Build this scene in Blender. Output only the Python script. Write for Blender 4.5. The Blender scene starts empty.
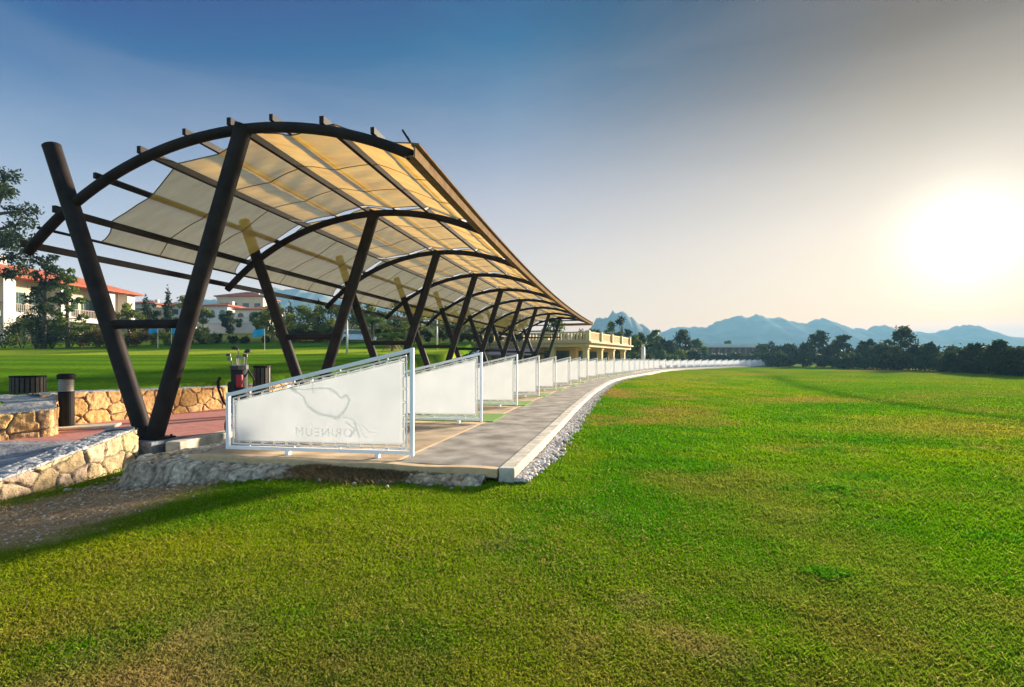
import bpy, bmesh, math, random
import numpy as np
from mathutils import Vector, Matrix, noise as mnoise
random.seed(7); RNG = np.random.default_rng(11)
PI = math.pi
R = math.radians
scene = bpy.context.scene
COL = scene.collection

# ------------------------------------------------------------------ helpers
def tag(o, label=None, cat=None, group=None, kind=None):
    if label: o['label'] = label
    if cat: o['category'] = cat
    if group: o['group'] = group
    if kind: o['kind'] = kind
    return o

def empty(name, loc=(0, 0, 0), rz=0.0):
    o = bpy.data.objects.new(name, None); COL.objects.link(o)
    o.location = loc; o.rotation_euler = (0, 0, rz); o.empty_display_size = 0.2
    return o

def thing(name, label, cat, loc=(0, 0, 0), rz=0.0, group=None):
    return tag(empty(name, loc, rz), label, cat, group)

def copy_tree(o, parent=None):
    c = o.copy(); COL.objects.link(c); c.parent = parent
    for ch in list(o.children): copy_tree(ch, c)
    return c

class MB:
    """collects faces, then links them as ONE mesh object"""
    def __init__(self): self.v = []; self.f = []; self.m = []
    def add(self, vs, fs, mi=0):
        b = len(self.v); self.v += [tuple(p) for p in vs]
        for f in fs: self.f.append(tuple(b + i for i in f)); self.m.append(mi)
    def box(self, c, s, rz=0.0, mi=0):
        x, y, z = s[0] / 2, s[1] / 2, s[2] / 2; ca, sa = math.cos(rz), math.sin(rz)
        vs = []
        for dz in (-z, z):
            for dx, dy in ((-x, -y), (x, -y), (x, y), (-x, y)):
                vs.append((c[0] + dx * ca - dy * sa, c[1] + dx * sa + dy * ca, c[2] + dz))
        self.add(vs, [(3, 2, 1, 0), (4, 5, 6, 7), (0, 1, 5, 4), (1, 2, 6, 5), (2, 3, 7, 6), (3, 0, 4, 7)], mi)
    def span(self, x0, x1, y0, y1, z0, z1, mi=0):
        self.box(((x0 + x1) / 2, (y0 + y1) / 2, (z0 + z1) / 2), (x1 - x0, y1 - y0, z1 - z0), 0, mi)
    def sweep(self, pts, prof, up=(0, 0, 1), mi=0, cap=True, scale=None):
        pts = [Vector(p) for p in pts]; n = len(prof); vs = []; up = Vector(up)
        for i, p in enumerate(pts):
            t = (pts[min(i + 1, len(pts) - 1)] - pts[max(i - 1, 0)]).normalized()
            side = t.cross(up)
            side = side.normalized() if side.length > 1e-5 else Vector((1, 0, 0))
            u2 = side.cross(t).normalized()
            k = scale[i] if scale else 1.0
            for a, b in prof: vs.append(p + side * a * k + u2 * b * k)
        fs = []
        for i in range(len(pts) - 1):
            for j in range(n):
                fs.append((i * n + j, i * n + (j + 1) % n, (i + 1) * n + (j + 1) % n, (i + 1) * n + j))
        if cap:
            fs.append(tuple(range(n - 1, -1, -1))); fs.append(tuple((len(pts) - 1) * n + j for j in range(n)))
        self.add(vs, fs, mi)
    def beam(self, p0, p1, w, h, up=(0, 0, 1), mi=0):
        self.sweep([p0, p1], [(-w / 2, -h / 2), (w / 2, -h / 2), (w / 2, h / 2), (-w / 2, h / 2)], up, mi)
    def tube(self, pts, r, n=10, mi=0, scale=None, up=(0, 0, 1)):
        self.sweep(pts, [(r * math.cos(2 * PI * k / n), r * math.sin(2 * PI * k / n)) for k in range(n)], up, mi, True, scale)
    def cyl(self, c, r, z0, z1, n=20, mi=0, r1=None):
        r1 = r if r1 is None else r1
        vs = [(c[0] + r * math.cos(2 * PI * k / n), c[1] + r * math.sin(2 * PI * k / n), z0) for k in range(n)]
        vs += [(c[0] + r1 * math.cos(2 * PI * k / n), c[1] + r1 * math.sin(2 * PI * k / n), z1) for k in range(n)]
        fs = [(k, (k + 1) % n, n + (k + 1) % n, n + k) for k in range(n)]
        fs += [tuple(range(n - 1, -1, -1)), tuple(range(n, 2 * n))]
        self.add(vs, fs, mi)
    def grid(self, P, mi=0):
        """P: array (rows, cols, 3)"""
        r, c, _ = P.shape
        self.add(P.reshape(-1, 3).tolist(), [(i * c + j, i * c + j + 1, (i + 1) * c + j + 1, (i + 1) * c + j)
                                             for i in range(r - 1) for j in range(c - 1)], mi)
    def prism(self, poly, z0, z1, mi=0):
        n = len(poly)
        vs = [(x, y, z0) for x, y in poly] + [(x, y, z1) for x, y in poly]
        fs = [(k, (k + 1) % n, n + (k + 1) % n, n + k) for k in range(n)]
        fs += [tuple(range(n - 1, -1, -1)), tuple(range(n, 2 * n))]
        self.add(vs, fs, mi)
    def build(self, name, mats, parent=None, smooth=False, bevel=0.0, cols=None):
        me = bpy.data.meshes.new(name); me.from_pydata(self.v, [], self.f)
        mats = mats if isinstance(mats, (list, tuple)) else [mats]
        for m in mats: me.materials.append(m)
        if len(mats) > 1: me.polygons.foreach_set('material_index', self.m)
        if smooth: me.polygons.foreach_set('use_smooth', [True] * len(me.polygons))
        if cols is not None:
            a = me.color_attributes.new('Col', 'FLOAT_COLOR', 'POINT')
            a.data.foreach_set('color', np.asarray(cols, dtype=np.float32).ravel())
        me.update()
        o = bpy.data.objects.new(name, me); COL.objects.link(o)
        if parent: o.parent = parent
        if bevel:
            b = o.modifiers.new('bevel', 'BEVEL'); b.width = bevel; b.segments = 2; b.limit_method = 'ANGLE'
        return o

def np_mesh(name, V, F, mat, cols=None, parent=None, smooth=False):
    """V (n,3) floats; F (m,k) ints, all faces with k corners"""
    me = bpy.data.meshes.new(name); k = F.shape[1]
    me.vertices.add(len(V)); me.vertices.foreach_set('co', V.astype(np.float32).ravel())
    me.loops.add(F.size); me.loops.foreach_set('vertex_index', F.astype(np.int32).ravel())
    me.polygons.add(len(F)); me.polygons.foreach_set('loop_start', np.arange(0, F.size, k, dtype=np.int32))
    me.polygons.foreach_set('loop_total', np.full(len(F), k, dtype=np.int32))
    if smooth: me.polygons.foreach_set('use_smooth', np.ones(len(F), dtype=bool))
    me.materials.append(mat)
    if cols is not None:
        a = me.color_attributes.new('Col', 'FLOAT_COLOR', 'POINT')
        c = np.ones((len(V), 4), dtype=np.float32); c[:, :3] = cols
        a.data.foreach_set('color', c.ravel())
    me.update(calc_edges=True)
    o = bpy.data.objects.new(name, me); COL.objects.link(o)
    if parent: o.parent = parent
    return o

_T = RNG.random((256, 256))
def vnoise(x, y, seed=0):
    """smooth value noise, 0..1, on arrays"""
    x = np.asarray(x, float) + seed * 17.31; y = np.asarray(y, float) + seed * 9.77
    xi = np.floor(x).astype(int); yi = np.floor(y).astype(int); fx = x - xi; fy = y - yi
    fx = fx * fx * (3 - 2 * fx); fy = fy * fy * (3 - 2 * fy)
    g = lambda a, b: _T[a % 256, b % 256]
    return (g(xi, yi) * (1 - fx) + g(xi + 1, yi) * fx) * (1 - fy) + (g(xi, yi + 1) * (1 - fx) + g(xi + 1, yi + 1) * fx) * fy
def fbm(x, y, seed=0, oct=4):
    s = 0; a = .5; t = 0
    for k in range(oct):
        s = s + a * vnoise(np.asarray(x) * 2 ** k, np.asarray(y) * 2 ** k, seed + k); t += a; a *= .5
    return s / t
def sstep(a, b, x):
    t = np.clip((np.asarray(x, float) - a) / (b - a), 0, 1); return t * t * (3 - 2 * t)

# ------------------------------------------------------------------ materials
def mat(name, base, rough=.6, metal=0.0, noise=0.0, nscale=8.0, bump=0.0, bscale=40.0, col2=None, attr=False, trans=0.0, spec=None, attr_noise=0.0):
    m = bpy.data.materials.new(name); m.use_nodes = True; nt = m.node_tree; n = nt.nodes; l = nt.links
    p = n['Principled BSDF']; out = n['Material Output']
    p.inputs['Roughness'].default_value = rough; p.inputs['Metallic'].default_value = metal
    if spec is not None: p.inputs['Specular IOR Level'].default_value = spec
    tc = n.new('ShaderNodeTexCoord')
    col = None
    if attr:
        a = n.new('ShaderNodeAttribute'); a.attribute_name = 'Col'; col = a.outputs['Color']
    if noise or col2:
        t = n.new('ShaderNodeTexNoise'); t.inputs['Scale'].default_value = nscale; t.inputs['Detail'].default_value = 6
        l.new(tc.outputs['Object'], t.inputs['Vector'])
        r = n.new('ShaderNodeValToRGB'); r.color_ramp.elements[0].position = .32; r.color_ramp.elements[1].position = .68
        if attr:
            r.color_ramp.elements[0].color = (1 - noise, 1 - noise, 1 - noise, 1); r.color_ramp.elements[1].color = (1 + noise,) * 3 + (1,)
            mx = n.new('ShaderNodeMix'); mx.data_type = 'RGBA'; mx.blend_type = 'MULTIPLY'; mx.inputs[0].default_value = 1
            l.new(col, mx.inputs[6]); l.new(r.outputs[0], mx.inputs[7]); col = mx.outputs[2]
        else:
            c2 = col2 or tuple(min(1, c * (1 + noise)) for c in base)
            c1 = base if col2 else tuple(c * (1 - noise) for c in base)
            r.color_ramp.elements[0].color = (*c1, 1); r.color_ramp.elements[1].color = (*c2, 1); col = r.outputs[0]
        l.new(t.outputs['Fac'], r.inputs[0])
    if col is not None: l.new(col, p.inputs['Base Color'])
    else: p.inputs['Base Color'].default_value = (*base, 1)
    if bump:
        t2 = n.new('ShaderNodeTexNoise'); t2.inputs['Scale'].default_value = bscale; t2.inputs['Detail'].default_value = 5
        l.new(tc.outputs['Object'], t2.inputs['Vector'])
        b = n.new('ShaderNodeBump'); b.inputs['Strength'].default_value = bump; b.inputs['Distance'].default_value = .02
        l.new(t2.outputs['Fac'], b.inputs['Height']); l.new(b.outputs[0], p.inputs['Normal'])
    if trans:
        tr = n.new('ShaderNodeBsdfTranslucent'); ms = n.new('ShaderNodeMixShader'); ms.inputs[0].default_value = trans
        if col is not None: l.new(col, tr.inputs['Color'])
        else: tr.inputs['Color'].default_value = (*base, 1)
        l.new(p.outputs[0], ms.inputs[1]); l.new(tr.outputs[0], ms.inputs[2]); l.new(ms.outputs[0], out.inputs['Surface'])
    return m

M = {}
M['steel'] = mat('dark_steel', (.026, .020, .019), .55, 0, .3, 3.0, .05, 60, spec=.06)
M['white_steel'] = mat('white_steel', (.90, .90, .90), .45, 0, .04, 4, 0)
M['panel'] = mat('white_mesh_panel', (.79, .80, .81), .7, 0, .03, 3, 0, trans=.45)
M['cord'] = mat('lace_cord', (.70, .66, .55), .8)
M['logo'] = mat('faint_print', (.84, .87, .87), .8, trans=.78)
M['curb'] = mat('pale_concrete', (.50, .44, .35), .9, 0, .3, 5, .5, 50)
M['path'] = mat('path_asphalt', (.30, .27, .235), .95, 0, .4, 2.2, .8, 90, spec=.1)
M['pad'] = mat('tan_concrete', (.36, .26, .16), .95, 0, .4, 1.7, .3, 90)
M['joint'] = mat('cream_joint', (.56, .38, .20), .85, 0, .15, 9)
M['rubble'] = mat('rough_concrete', (.27, .25, .22), .98, 0, .5, 17, 1.0, 55, attr=True, spec=.1)
M['gravel'] = mat('gravel_stone', (.4, .38, .36), .85, attr=True)
M['stone'] = mat('wall_stone', (.4, .3, .2), .95, 0, .32, 13, 1.0, 45, attr=True)
M['coping'] = mat('grey_coping', (.30, .29, .28), .92, 0, .35, 9, 1.0, 26, attr=True)
M['footing'] = mat('grey_footing', (.17, .19, .22), .9, 0, .4, 6, .9, 25)
M['bin'] = mat('dark_wood_slat', (.05, .032, .024), .6, 0, .3, 8)
M['bollard'] = mat('bollard_paint', (.008, .007, .007), .6, 0, .2, 5, spec=.1)
M['lens'] = mat('bollard_lens', (.22, .19, .16), .4)
M['black'] = mat('black_fabric', (.010, .010, .012), .8, 0, .3, 20)
M['red'] = mat('red_fabric', (.34, .012, .015), .6)
M['chrome'] = mat('club_metal', (.22, .21, .2), .4, 1)
M['clubhead'] = mat('club_head', (.06, .06, .07), .35, .6)
M['flag'] = mat('blue_flag', (.02, .33, .55), .7, trans=.4)
M['pole'] = mat('pale_pole', (.6, .57, .5), .5)
M['cream_wall'] = mat('cream_render', (.58, .47, .33), .85, 0, .08, .6)
M['white_wall'] = mat('white_render', (.62, .58, .51), .85, 0, .08, .6)
M['yellow_wall'] = mat('yellow_render', (.62, .44, .17), .85, 0, .1, .7)
M['pink_wall'] = mat('pink_render', (.42, .22, .15), .85, 0, .12, .6)
M['brown_wall'] = mat('brown_render', (.26, .11, .07), .9, 0, .15, .6)
M['window'] = mat('window_glass', (.03, .06, .055), .12, 0)
M['wframe'] = mat('window_frame', (.10, .2, .14), .5)
M['darkroom'] = mat('dark_interior', (.06, .045, .035), .8)
M['rail'] = mat('balcony_rail', (.20, .13, .09), .6)
M['awning'] = mat('pink_awning', (.55, .33, .30), .8)
M['bark'] = mat('bark', (.10, .075, .055), .95, 0, .3, 6, .6, 20)
M['leaf'] = mat('leaf', (.05, .09, .02), .6, attr=True, trans=.35, spec=.04)
M['grassblade'] = mat('grass_blade', (.1, .2, .02), .8, attr=True, trans=.5, spec=.02)
M['carpaint'] = mat('white_car_paint', (.6, .66, .72), .25, 0)
M['carglass'] = mat('car_glass', (.03, .10, .18), .08)
M['tyre'] = mat('tyre', (.02, .02, .02), .8)
M['turf'] = mat('turf_mat', (.10, .24, .02), .9, 0, .3, 40, .6, 200)
M['edge'] = mat('edge_beam', (.20, .13, .075), 1, 0, .2, 5, spec=0)
M['mount'] = mat('mountain_rock', (.20, .20, .19), 1, 0, .3, .02, spec=0)

def tile_mat(name, c1, c2, scale, axis='z'):
    m = mat(name, c1, .8); nt = m.node_tree; n = nt.nodes; l = nt.links; p = n['Principled BSDF']
    tc = n.new('ShaderNodeTexCoord'); b = n.new('ShaderNodeTexBrick')
    b.inputs['Scale'].default_value = scale; b.inputs['Color1'].default_value = (*c1, 1); b.inputs['Color2'].default_value = (*c2, 1)
    b.inputs['Mortar'].default_value = (*(c * .6 for c in c1), 1); b.inputs['Mortar Size'].default_value = .012
    l.new(tc.outputs['Object'], b.inputs['Vector']); l.new(b.outputs['Color'], p.inputs['Base Color'])
    return m
M['paver'] = tile_mat('pink_paver', (.38, .12, .11), (.46, .20, .15), 3.0)

def roof_mat():
    m = mat('terracotta_tile', (.40, .085, .035), .9, 0, .25, 2.5, .4, 12)
    return m
M['roof'] = roof_mat()

def fabric_mat():
    m = bpy.data.materials.new('shade_cloth'); m.use_nodes = True; n = m.node_tree.nodes; l = m.node_tree.links
    n.remove(n['Principled BSDF']); out = n['Material Output']
    tc = n.new('ShaderNodeTexCoord'); t = n.new('ShaderNodeTexNoise'); t.inputs['Scale'].default_value = 1.3; t.inputs['Detail'].default_value = 6
    mp = n.new('ShaderNodeMapping'); mp.inputs['Scale'].default_value = (1, 3, 1)
    l.new(tc.outputs['Object'], mp.inputs[0]); l.new(mp.outputs[0], t.inputs['Vector'])
    r = n.new('ShaderNodeValToRGB'); r.color_ramp.elements[0].position = .3; r.color_ramp.elements[1].position = .7
    r.color_ramp.elements[0].color = (.78, .55, .26, 1); r.color_ramp.elements[1].color = (.88, .69, .40, 1)
    l.new(t.outputs['Fac'], r.inputs[0])
    d = n.new('ShaderNodeBsdfDiffuse'); tr = n.new('ShaderNodeBsdfTranslucent'); tp = n.new('ShaderNodeBsdfTransparent')
    a = n.new('ShaderNodeMixShader'); a.inputs[0].default_value = .68; b = n.new('ShaderNodeMixShader'); b.inputs[0].default_value = .21
    l.new(r.outputs[0], d.inputs['Color']); r2 = n.new('ShaderNodeValToRGB'); r2.color_ramp.elements[0].position = .3; r2.color_ramp.elements[1].position = .7
    r2.color_ramp.elements[0].color = (.70, .355, .03, 1); r2.color_ramp.elements[1].color = (.85, .53, .10, 1); l.new(t.outputs['Fac'], r2.inputs[0]); l.new(r2.outputs[0], tr.inputs['Color'])
    l.new(d.outputs[0], a.inputs[1]); l.new(tr.outputs[0], a.inputs[2]); l.new(a.outputs[0], b.inputs[1]); l.new(tp.outputs[0], b.inputs[2])
    l.new(b.outputs[0], out.inputs['Surface'])
    return m
M['cloth'] = fabric_mat()
M['seam'] = mat('cloth_seam', (.20, .13, .07), .8)

def ground_mat():
    m = mat('lawn_ground', (.1, .2, .02), 1.0, 0, .35, 7.0, .9, 30, attr=True, spec=0)
    return m
M['ground'] = ground_mat()

# ------------------------------------------------------------------ curves in plan
class Plan:
    def __init__(self, pts, n=40):
        P = [np.array(p, float) for p in pts]
        out = []
        for i in range(len(P) - 1):
            a, b = P[i], P[i + 1]
            ma = (P[i + 1] - P[i - 1]) / (np.linalg.norm(P[i + 1] - P[i]) + np.linalg.norm(P[i] - P[i - 1])) if i > 0 else (b - a) / np.linalg.norm(b - a)
            mb = (P[i + 2] - P[i]) / (np.linalg.norm(P[i + 2] - P[i + 1]) + np.linalg.norm(P[i + 1] - P[i])) if i < len(P) - 2 else (b - a) / np.linalg.norm(b - a)
            L = np.linalg.norm(b - a)
            for k in range(n):
                t = k / n
                out.append((2 * t**3 - 3 * t**2 + 1) * a + (t**3 - 2 * t**2 + t) * ma * L + (-2 * t**3 + 3 * t**2) * b + (t**3 - t**2) * mb * L)
        out.append(P[-1]); self.p = np.array(out)
        self.s = np.concatenate([[0], np.cumsum(np.linalg.norm(np.diff(self.p, axis=0), axis=1))]); self.L = self.s[-1]
    def at(self, s, off=0.0):
        """point at arc length s, shifted OFF to the right"""
        x = np.interp(s, self.s, self.p[:, 0]); y = np.interp(s, self.s, self.p[:, 1])
        x2 = np.interp(s + .4, self.s, self.p[:, 0]); y2 = np.interp(s + .4, self.s, self.p[:, 1])
        x1 = np.interp(s - .4, self.s, self.p[:, 0]); y1 = np.interp(s - .4, self.s, self.p[:, 1])
        d = np.array([x2 - x1, y2 - y1]); d = d / (np.linalg.norm(d) + 1e-9)
        if s < -1e-6 or s > self.L: x, y = x + d[0] * min(s, 0) + d[0] * max(s - self.L, 0), y + d[1] * min(s, 0) + d[1] * max(s - self.L, 0)
        return np.array([x + d[1] * off, y - d[0] * off]), math.atan2(d[0], d[1])
CURB = Plan([(-.17, 6.30), (.85, 10.9), (1.72, 14.9), (3.72, 23.4), (6.9, 35), (11.3, 46.5), (25.7, 78), (60, 121), (78, 137)])
DIV = Plan([(-1.36, 6.97), (-.66, 10.82), (.15, 14.8), (.98, 18.64), (1.95, 22.6), (3.2, 27.0), (5.35, 34.9), (9.9, 47.1), (24.2, 78.9), (58.6, 122), (76, 138)])
def curb_x(y):
    return np.interp(y, CURB.p[:, 1], CURB.p[:, 0])

# ------------------------------------------------------------------ terrain heights
def lawn_z(x, y):
    x = np.asarray(x, float); y = np.asarray(y, float)
    z = -.20 - .30 * sstep(2.4, 6.3, -x) * sstep(16, 9, y)
    z = z + .05 * (fbm(x * .15, y * .15, 3, 3) - .5) * sstep(5, 12, np.hypot(x, y)) + .025 * (fbm(x * .8, y * .8, 5, 3) - .5)
    return z
def fair_z(x, y):
    x = np.asarray(x, float); y = np.asarray(y, float)
    z = .46 + .045 * np.maximum(y - 12, 0) + .09 * np.maximum(y - 49, 0) * sstep(49, 56, y) - .055 * np.maximum(y - 62, 0)
    z = z + .30 * sstep(37, 50, y) - .3 * sstep(52, 60, y)
    return z + .2 * (fbm(x * .06, y * .06, 8, 3) - .5) * sstep(14, 30, y)
def fair_edge(y):
    return np.interp(y, [5, 8, 9.2, 9.9, 10.9, 11.8, 15.8, 20, 30, 45, 56, 80, 130], [-12.5, -11.5, -10.3, -9.6, -10.6, -10.4, -9.2, -8.3, -6, -4.5, -4, -6, -10])

# natural colour of the grass: lush, yellowing, dry and bare places; slab-foot shadow painted in
LUSH = np.array((.068, .215, .003)); MID = np.array((.130, .262, .004)); YEL = np.array((.235, .275, .006)); DRY = np.array((.29, .21, .040)); SOIL = np.array((.56, .35, .18))
def dirt_mask(x, y):
    d = np.hypot((x + 5.25 - .10 * (y - 5)) / 1.35, (y - 5.9) / 1.9)
    return sstep(1.2, .5, d + 1.0 * (fbm(x * 1.3, y * 1.3, 21, 4) - .5))
def grass_col(x, y):
    x = np.asarray(x, float); y = np.asarray(y, float)
    n1 = fbm(x * .28, y * .28, 31, 4); n2 = fbm(x * .9, y * .9, 41, 4); n3 = fbm(x * .11, y * .35, 51, 4)
    c = MID[None] * np.ones((x.size, 1))
    near_curb = np.exp(-np.abs(x - np.interp(y, CURB.p[:, 1], CURB.p[:, 0]) - 1.4) / 1.3) * sstep(3.5, 6, y) * sstep(40, 18, y)
    lush = np.clip(sstep(.42, .75, n2) * .75 + near_curb * .65 + .5 * sstep(.50, .62, fbm(x * .5, y * .5, 61, 3)) * sstep(-.5, 3, x), 0, 1)
    yel = np.clip(sstep(.47, .63, n1) * .75 + sstep(3.5, -1.5, x) * sstep(8, 5, y) * .55 + sstep(18, 45, y) * .55, 0, 1)
    dry = np.clip(sstep(.52, .80, fbm(x * .42, y * .42, 71, 4)) * .75 + sstep(.52, .80, n3) * .7 * sstep(6, 14, y) + .34 * sstep(.45, .7, fbm(x * 1.6, y * 1.6, 77, 4)) * sstep(4.6, 2.6, y), 0, 1)
    gr_ = np.clip(sstep(.2, 2.4, x) * sstep(9, 4, y) * (.35 + .6 * sstep(.35, .6, fbm(x * .7, y * .7, 67, 3))), 0, 1); lush = np.maximum(lush, gr_); dry = dry * (1 - .55 * gr_)
    bare = np.clip(sstep(.58, .76, fbm(x * 1.1, y * 1.1, 81, 4)) * sstep(5.5, 3.2, y) * .42, 0, 1)
    for k, C in ((yel, YEL), (lush, LUSH), (dry, DRY), (bare, SOIL * .9)):
        c = c * (1 - k[:, None]) + C[None] * k[:, None]
    xm = np.interp(y, [11, 12.8, 14.8, 20.2, 29.5, 51, 70], [12.9, 12.8, 12.9, 13.7, 16.6, 25.7, 34]); on = sstep(9, 13, y) * sstep(75, 60, y)
    inside = (sstep(-.2, .2, x - xm) * on * .35)[:, None]; c = c * (1 - inside) + (MID * .72)[None] * inside
    ln_ = (np.exp(-((x - xm) / (.20 + .012 * y)) ** 2) * on * .85)[:, None]; c = c * (1 - ln_) + (LUSH * .55)[None] * ln_
    d = dirt_mask(x, y)[:, None]
    edge = (sstep(6.05, 6.5, y + .17 * x + .15) * sstep(-.2, -.8, x) * .5)[:, None]  # shadow of the slab end painted into the grass at its foot
    c = c * (1 - edge) + (LUSH * .75)[None] * edge
    return c * (1 - d) + SOIL[None] * d

def lines(fine0, fine1, step, lo, hi, g=1.18):
    a = list(np.arange(fine0, fine1 + 1e-6, step)); s = step; x = fine1
    while x < hi: s *= g; x = min(x + s, hi); a.append(x)
    s = step; x = fine0; b = []
    while x > lo: s *= g; x = max(x - s, lo); b.append(x)
    return np.array(b[::-1] + a)

GX = lines(-7, 11, .16, -2600, 2600); GY = lines(1.2, 14, .16, -300, 2900, 1.14)
X, Y = np.meshgrid(GX, GY); xf, yf = X.ravel(), Y.ravel()
Z = lawn_z(xf, yf)
cx = curb_x(yf)
under = sstep(.45, .05, xf - cx) * sstep(6.5, 6.9, yf + .176 * xf) * sstep(2.6, 2.2, cx - xf - 2) * sstep(140, 138, yf)
Z = Z - .10 * under - .35 * sstep(6.45, 6.7, -xf) * sstep(400, 300, -xf)
Z = np.where(np.hypot(xf, yf) > 400, -.3, Z)
nx, ny = len(GX), len(GY)
ii = (np.arange(ny - 1)[:, None] * nx + np.arange(nx - 1)[None]).ravel()
F = np.stack([ii, ii + 1, ii + nx + 1, ii + nx], 1)
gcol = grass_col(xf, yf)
gcol = gcol * (.62 + .33 * sstep(10, 40, np.hypot(xf, yf)))[:, None]       # ground colour darker close by, nearer the tone of the blades
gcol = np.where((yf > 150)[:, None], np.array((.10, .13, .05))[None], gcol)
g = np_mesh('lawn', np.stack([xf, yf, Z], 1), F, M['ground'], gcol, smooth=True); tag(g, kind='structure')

# fairway behind the stone wall, rising to the houses
rows = lines(9.3, 24, .5, 5.0, 230, 1.06); cols = np.concatenate([[0, .25, .6, 1.1], lines(1.8, 40, 1.4, 1.8, 260, 1.1)])
P = np.zeros((len(rows), len(cols), 3))
for i, y in enumerate(rows):
    P[i, :, 0] = fair_edge(y) - cols; P[i, :, 1] = y
P[:, :, 2] = fair_z(P[:, :, 0], P[:, :, 1]); P[:, 0, 2] = P[:, 0, 2] - .5
px_, py_ = P[:, :, 0].ravel(), P[:, :, 1].ravel()
fn = fbm(px_ * .12, py_ * .3, 91, 4)[:, None]
fc = np.array((.060, .155, .008))[None] * (1 - fn) + np.array((.13, .225, .012))[None] * fn
fc = fc * (.82 + .3 * sstep(.3, .7, .5 + .5 * np.sin(py_ * 1.5 + .08 * px_)))[:, None]
green = (sstep(38.4, 39.4, py_ + .6 * np.sin(px_ * .13)) * sstep(46.6, 45.4, py_ + .7 * np.sin(px_ * .1)))[:, None]
fc = fc * (1 - green) + np.array((.34, .40, .03))[None] * green
bank = sstep(54, 57.5, py_)[:, None]
fc = fc * (1 - bank) + np.array((.09, .11, .03))[None] * bank
r_, c_ = len(rows), len(cols)
ii = (np.arange(r_ - 1)[:, None] * c_ + np.arange(c_ - 1)[None]).ravel()
fw = np_mesh('fairway', P.reshape(-1, 3), np.stack([ii, ii + c_, ii + c_ + 1, ii + 1], 1), M['ground'], fc, smooth=True); tag(fw, kind='structure')

# ------------------------------------------------------------------ paving, kerbs, gravel
def ribbon(plan, s0, s1, o0, o1, z0, z1, step=.6):
    n = max(2, int((s1 - s0) / step) + 1); mb = MB(); vs = []
    for s in np.linspace(s0, s1, n):
        for o, z in ((o0, z0), (o1, z0), (o1, z1), (o0, z1)):
            p, _ = plan.at(s, o); vs.append((p[0], p[1], z))
    fs = []
    for i in range(n - 1):
        for j in range(4): fs.append((i * 4 + j, i * 4 + (j + 1) % 4, i * 4 + 4 + (j + 1) % 4, i * 4 + 4 + j))
    fs += [(3, 2, 1, 0), tuple((n - 1) * 4 + j for j in range(4))]
    mb.add(vs, fs); return mb
tag(ribbon(CURB, .13, 172, -1.42, 0, -.6, -.042).build('path', M['path']), kind='structure')
tag(ribbon(CURB, .10, 172, -4.45, -1.47, -.6, -.046).build('pavement', M['pad']), kind='structure')
tag(ribbon(CURB, .12, 172, -1.469, -1.421, -.6, -.038).build('pavement_joint', M['joint']), kind='structure')
cbm = MB(); s_ = 0.0
while s_ < 172:
    e_ = s_ + (2.0 if s_ < 60 else 6.0); r_ = ribbon(CURB, s_, min(e_ - .012, 172), .004 + random.uniform(-.004, .004), .205, -.6, -.022 + random.uniform(-.006, .006), .5); cbm.add(r_.v, r_.f); s_ = e_
cb = cbm.build('kerb', M['curb'], bevel=.014); tag(cb, kind='structure')
# front lip of the slab
lip = MB()
p0, _ = CURB.at(.02, -.01); p1, _ = CURB.at(.02, -4.5); d = (p1 - p0) / np.linalg.norm(p1 - p0); nrm = np.array([d[1], -d[0]])
lip.sweep([(*(p0 + d * t), -.15 + .01 * math.sin(t * 5)) for t in np.linspace(0, 4.5, 24)], [(-.06, .0), (.10, .0), (.10, .11), (-.06, .11)])
tag(lip.build('kerb', M['joint'], bevel=.015), kind='structure')
def voro(s, z, cell, seed):
    """nearest and second nearest seed distance and cell id on arrays"""
    gi = np.floor(s / cell).astype(int); gj = np.floor(z / cell).astype(int)
    d1 = np.full(s.shape, 9.); d2 = np.full(s.shape, 9.); idn = np.zeros(s.shape)
    rn = lambda a, b, k: _T[(a * 7 + seed * 13 + k * 31) % 256, (b * 11 + seed * 29 + k * 57) % 256]
    for di in (-2, -1, 0, 1, 2):
        for dj in (-2, -1, 0, 1, 2):
            a, b = gi + di, gj + dj
            sx = (a + .1 + .8 * rn(a, b, 1)) * cell; sz = (b + .1 + .8 * rn(a, b, 2)) * cell
            d = np.hypot(s - sx, (z - sz) * 1.15); idv = rn(a, b, 3)
            closer = d < d1
            d2 = np.where(closer, d1, np.minimum(d2, d)); idn = np.where(closer, idv, idn); d1 = np.where(closer, d, d1)
    return d1, d2, idn

# broken concrete apron falling from the slab to the lawn
A0, hd = CURB.at(0, 0); ex = np.array([math.cos(hd), -math.sin(hd)]); ey = np.array([math.sin(hd), math.cos(hd)])
P = []; C = []
US = np.linspace(-6.3, -.15, 210); VS = np.linspace(-.75, 4.2, 150)
UU, VV_ = np.meshgrid(US, VS); QX = A0[0] + ex[0] * UU + ey[0] * VV_; QY = A0[1] + ex[1] * UU + ey[1] * VV_
du = np.maximum(-4.5 - UU, 0) / 1.5; dv = np.maximum(-VV_, 0) / (.33 + .15 * sstep(-1.2, -4.2, UU))
dd = np.hypot(du, dv); LZ = lawn_z(QX, QY)
nn = fbm(UU * 2.2, VV_ * 2.2, 101, 5); v1, v2, vid = voro(UU + .22 * fbm(UU * 4, VV_ * 4, 3, 4), VV_ + .22 * fbm(UU * 5, VV_ * 5, 6, 3), .24, 17)
ed = sstep(0, .06, v2 - v1); t_ = np.clip(dd, 0, 1) ** 1.3; amp = np.minimum(1, dd * 5)
edge_t = sstep(.62, .95, dd + .55 * (fbm(UU * 1.7, VV_ * 1.7, 203, 4) - .5))
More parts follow.
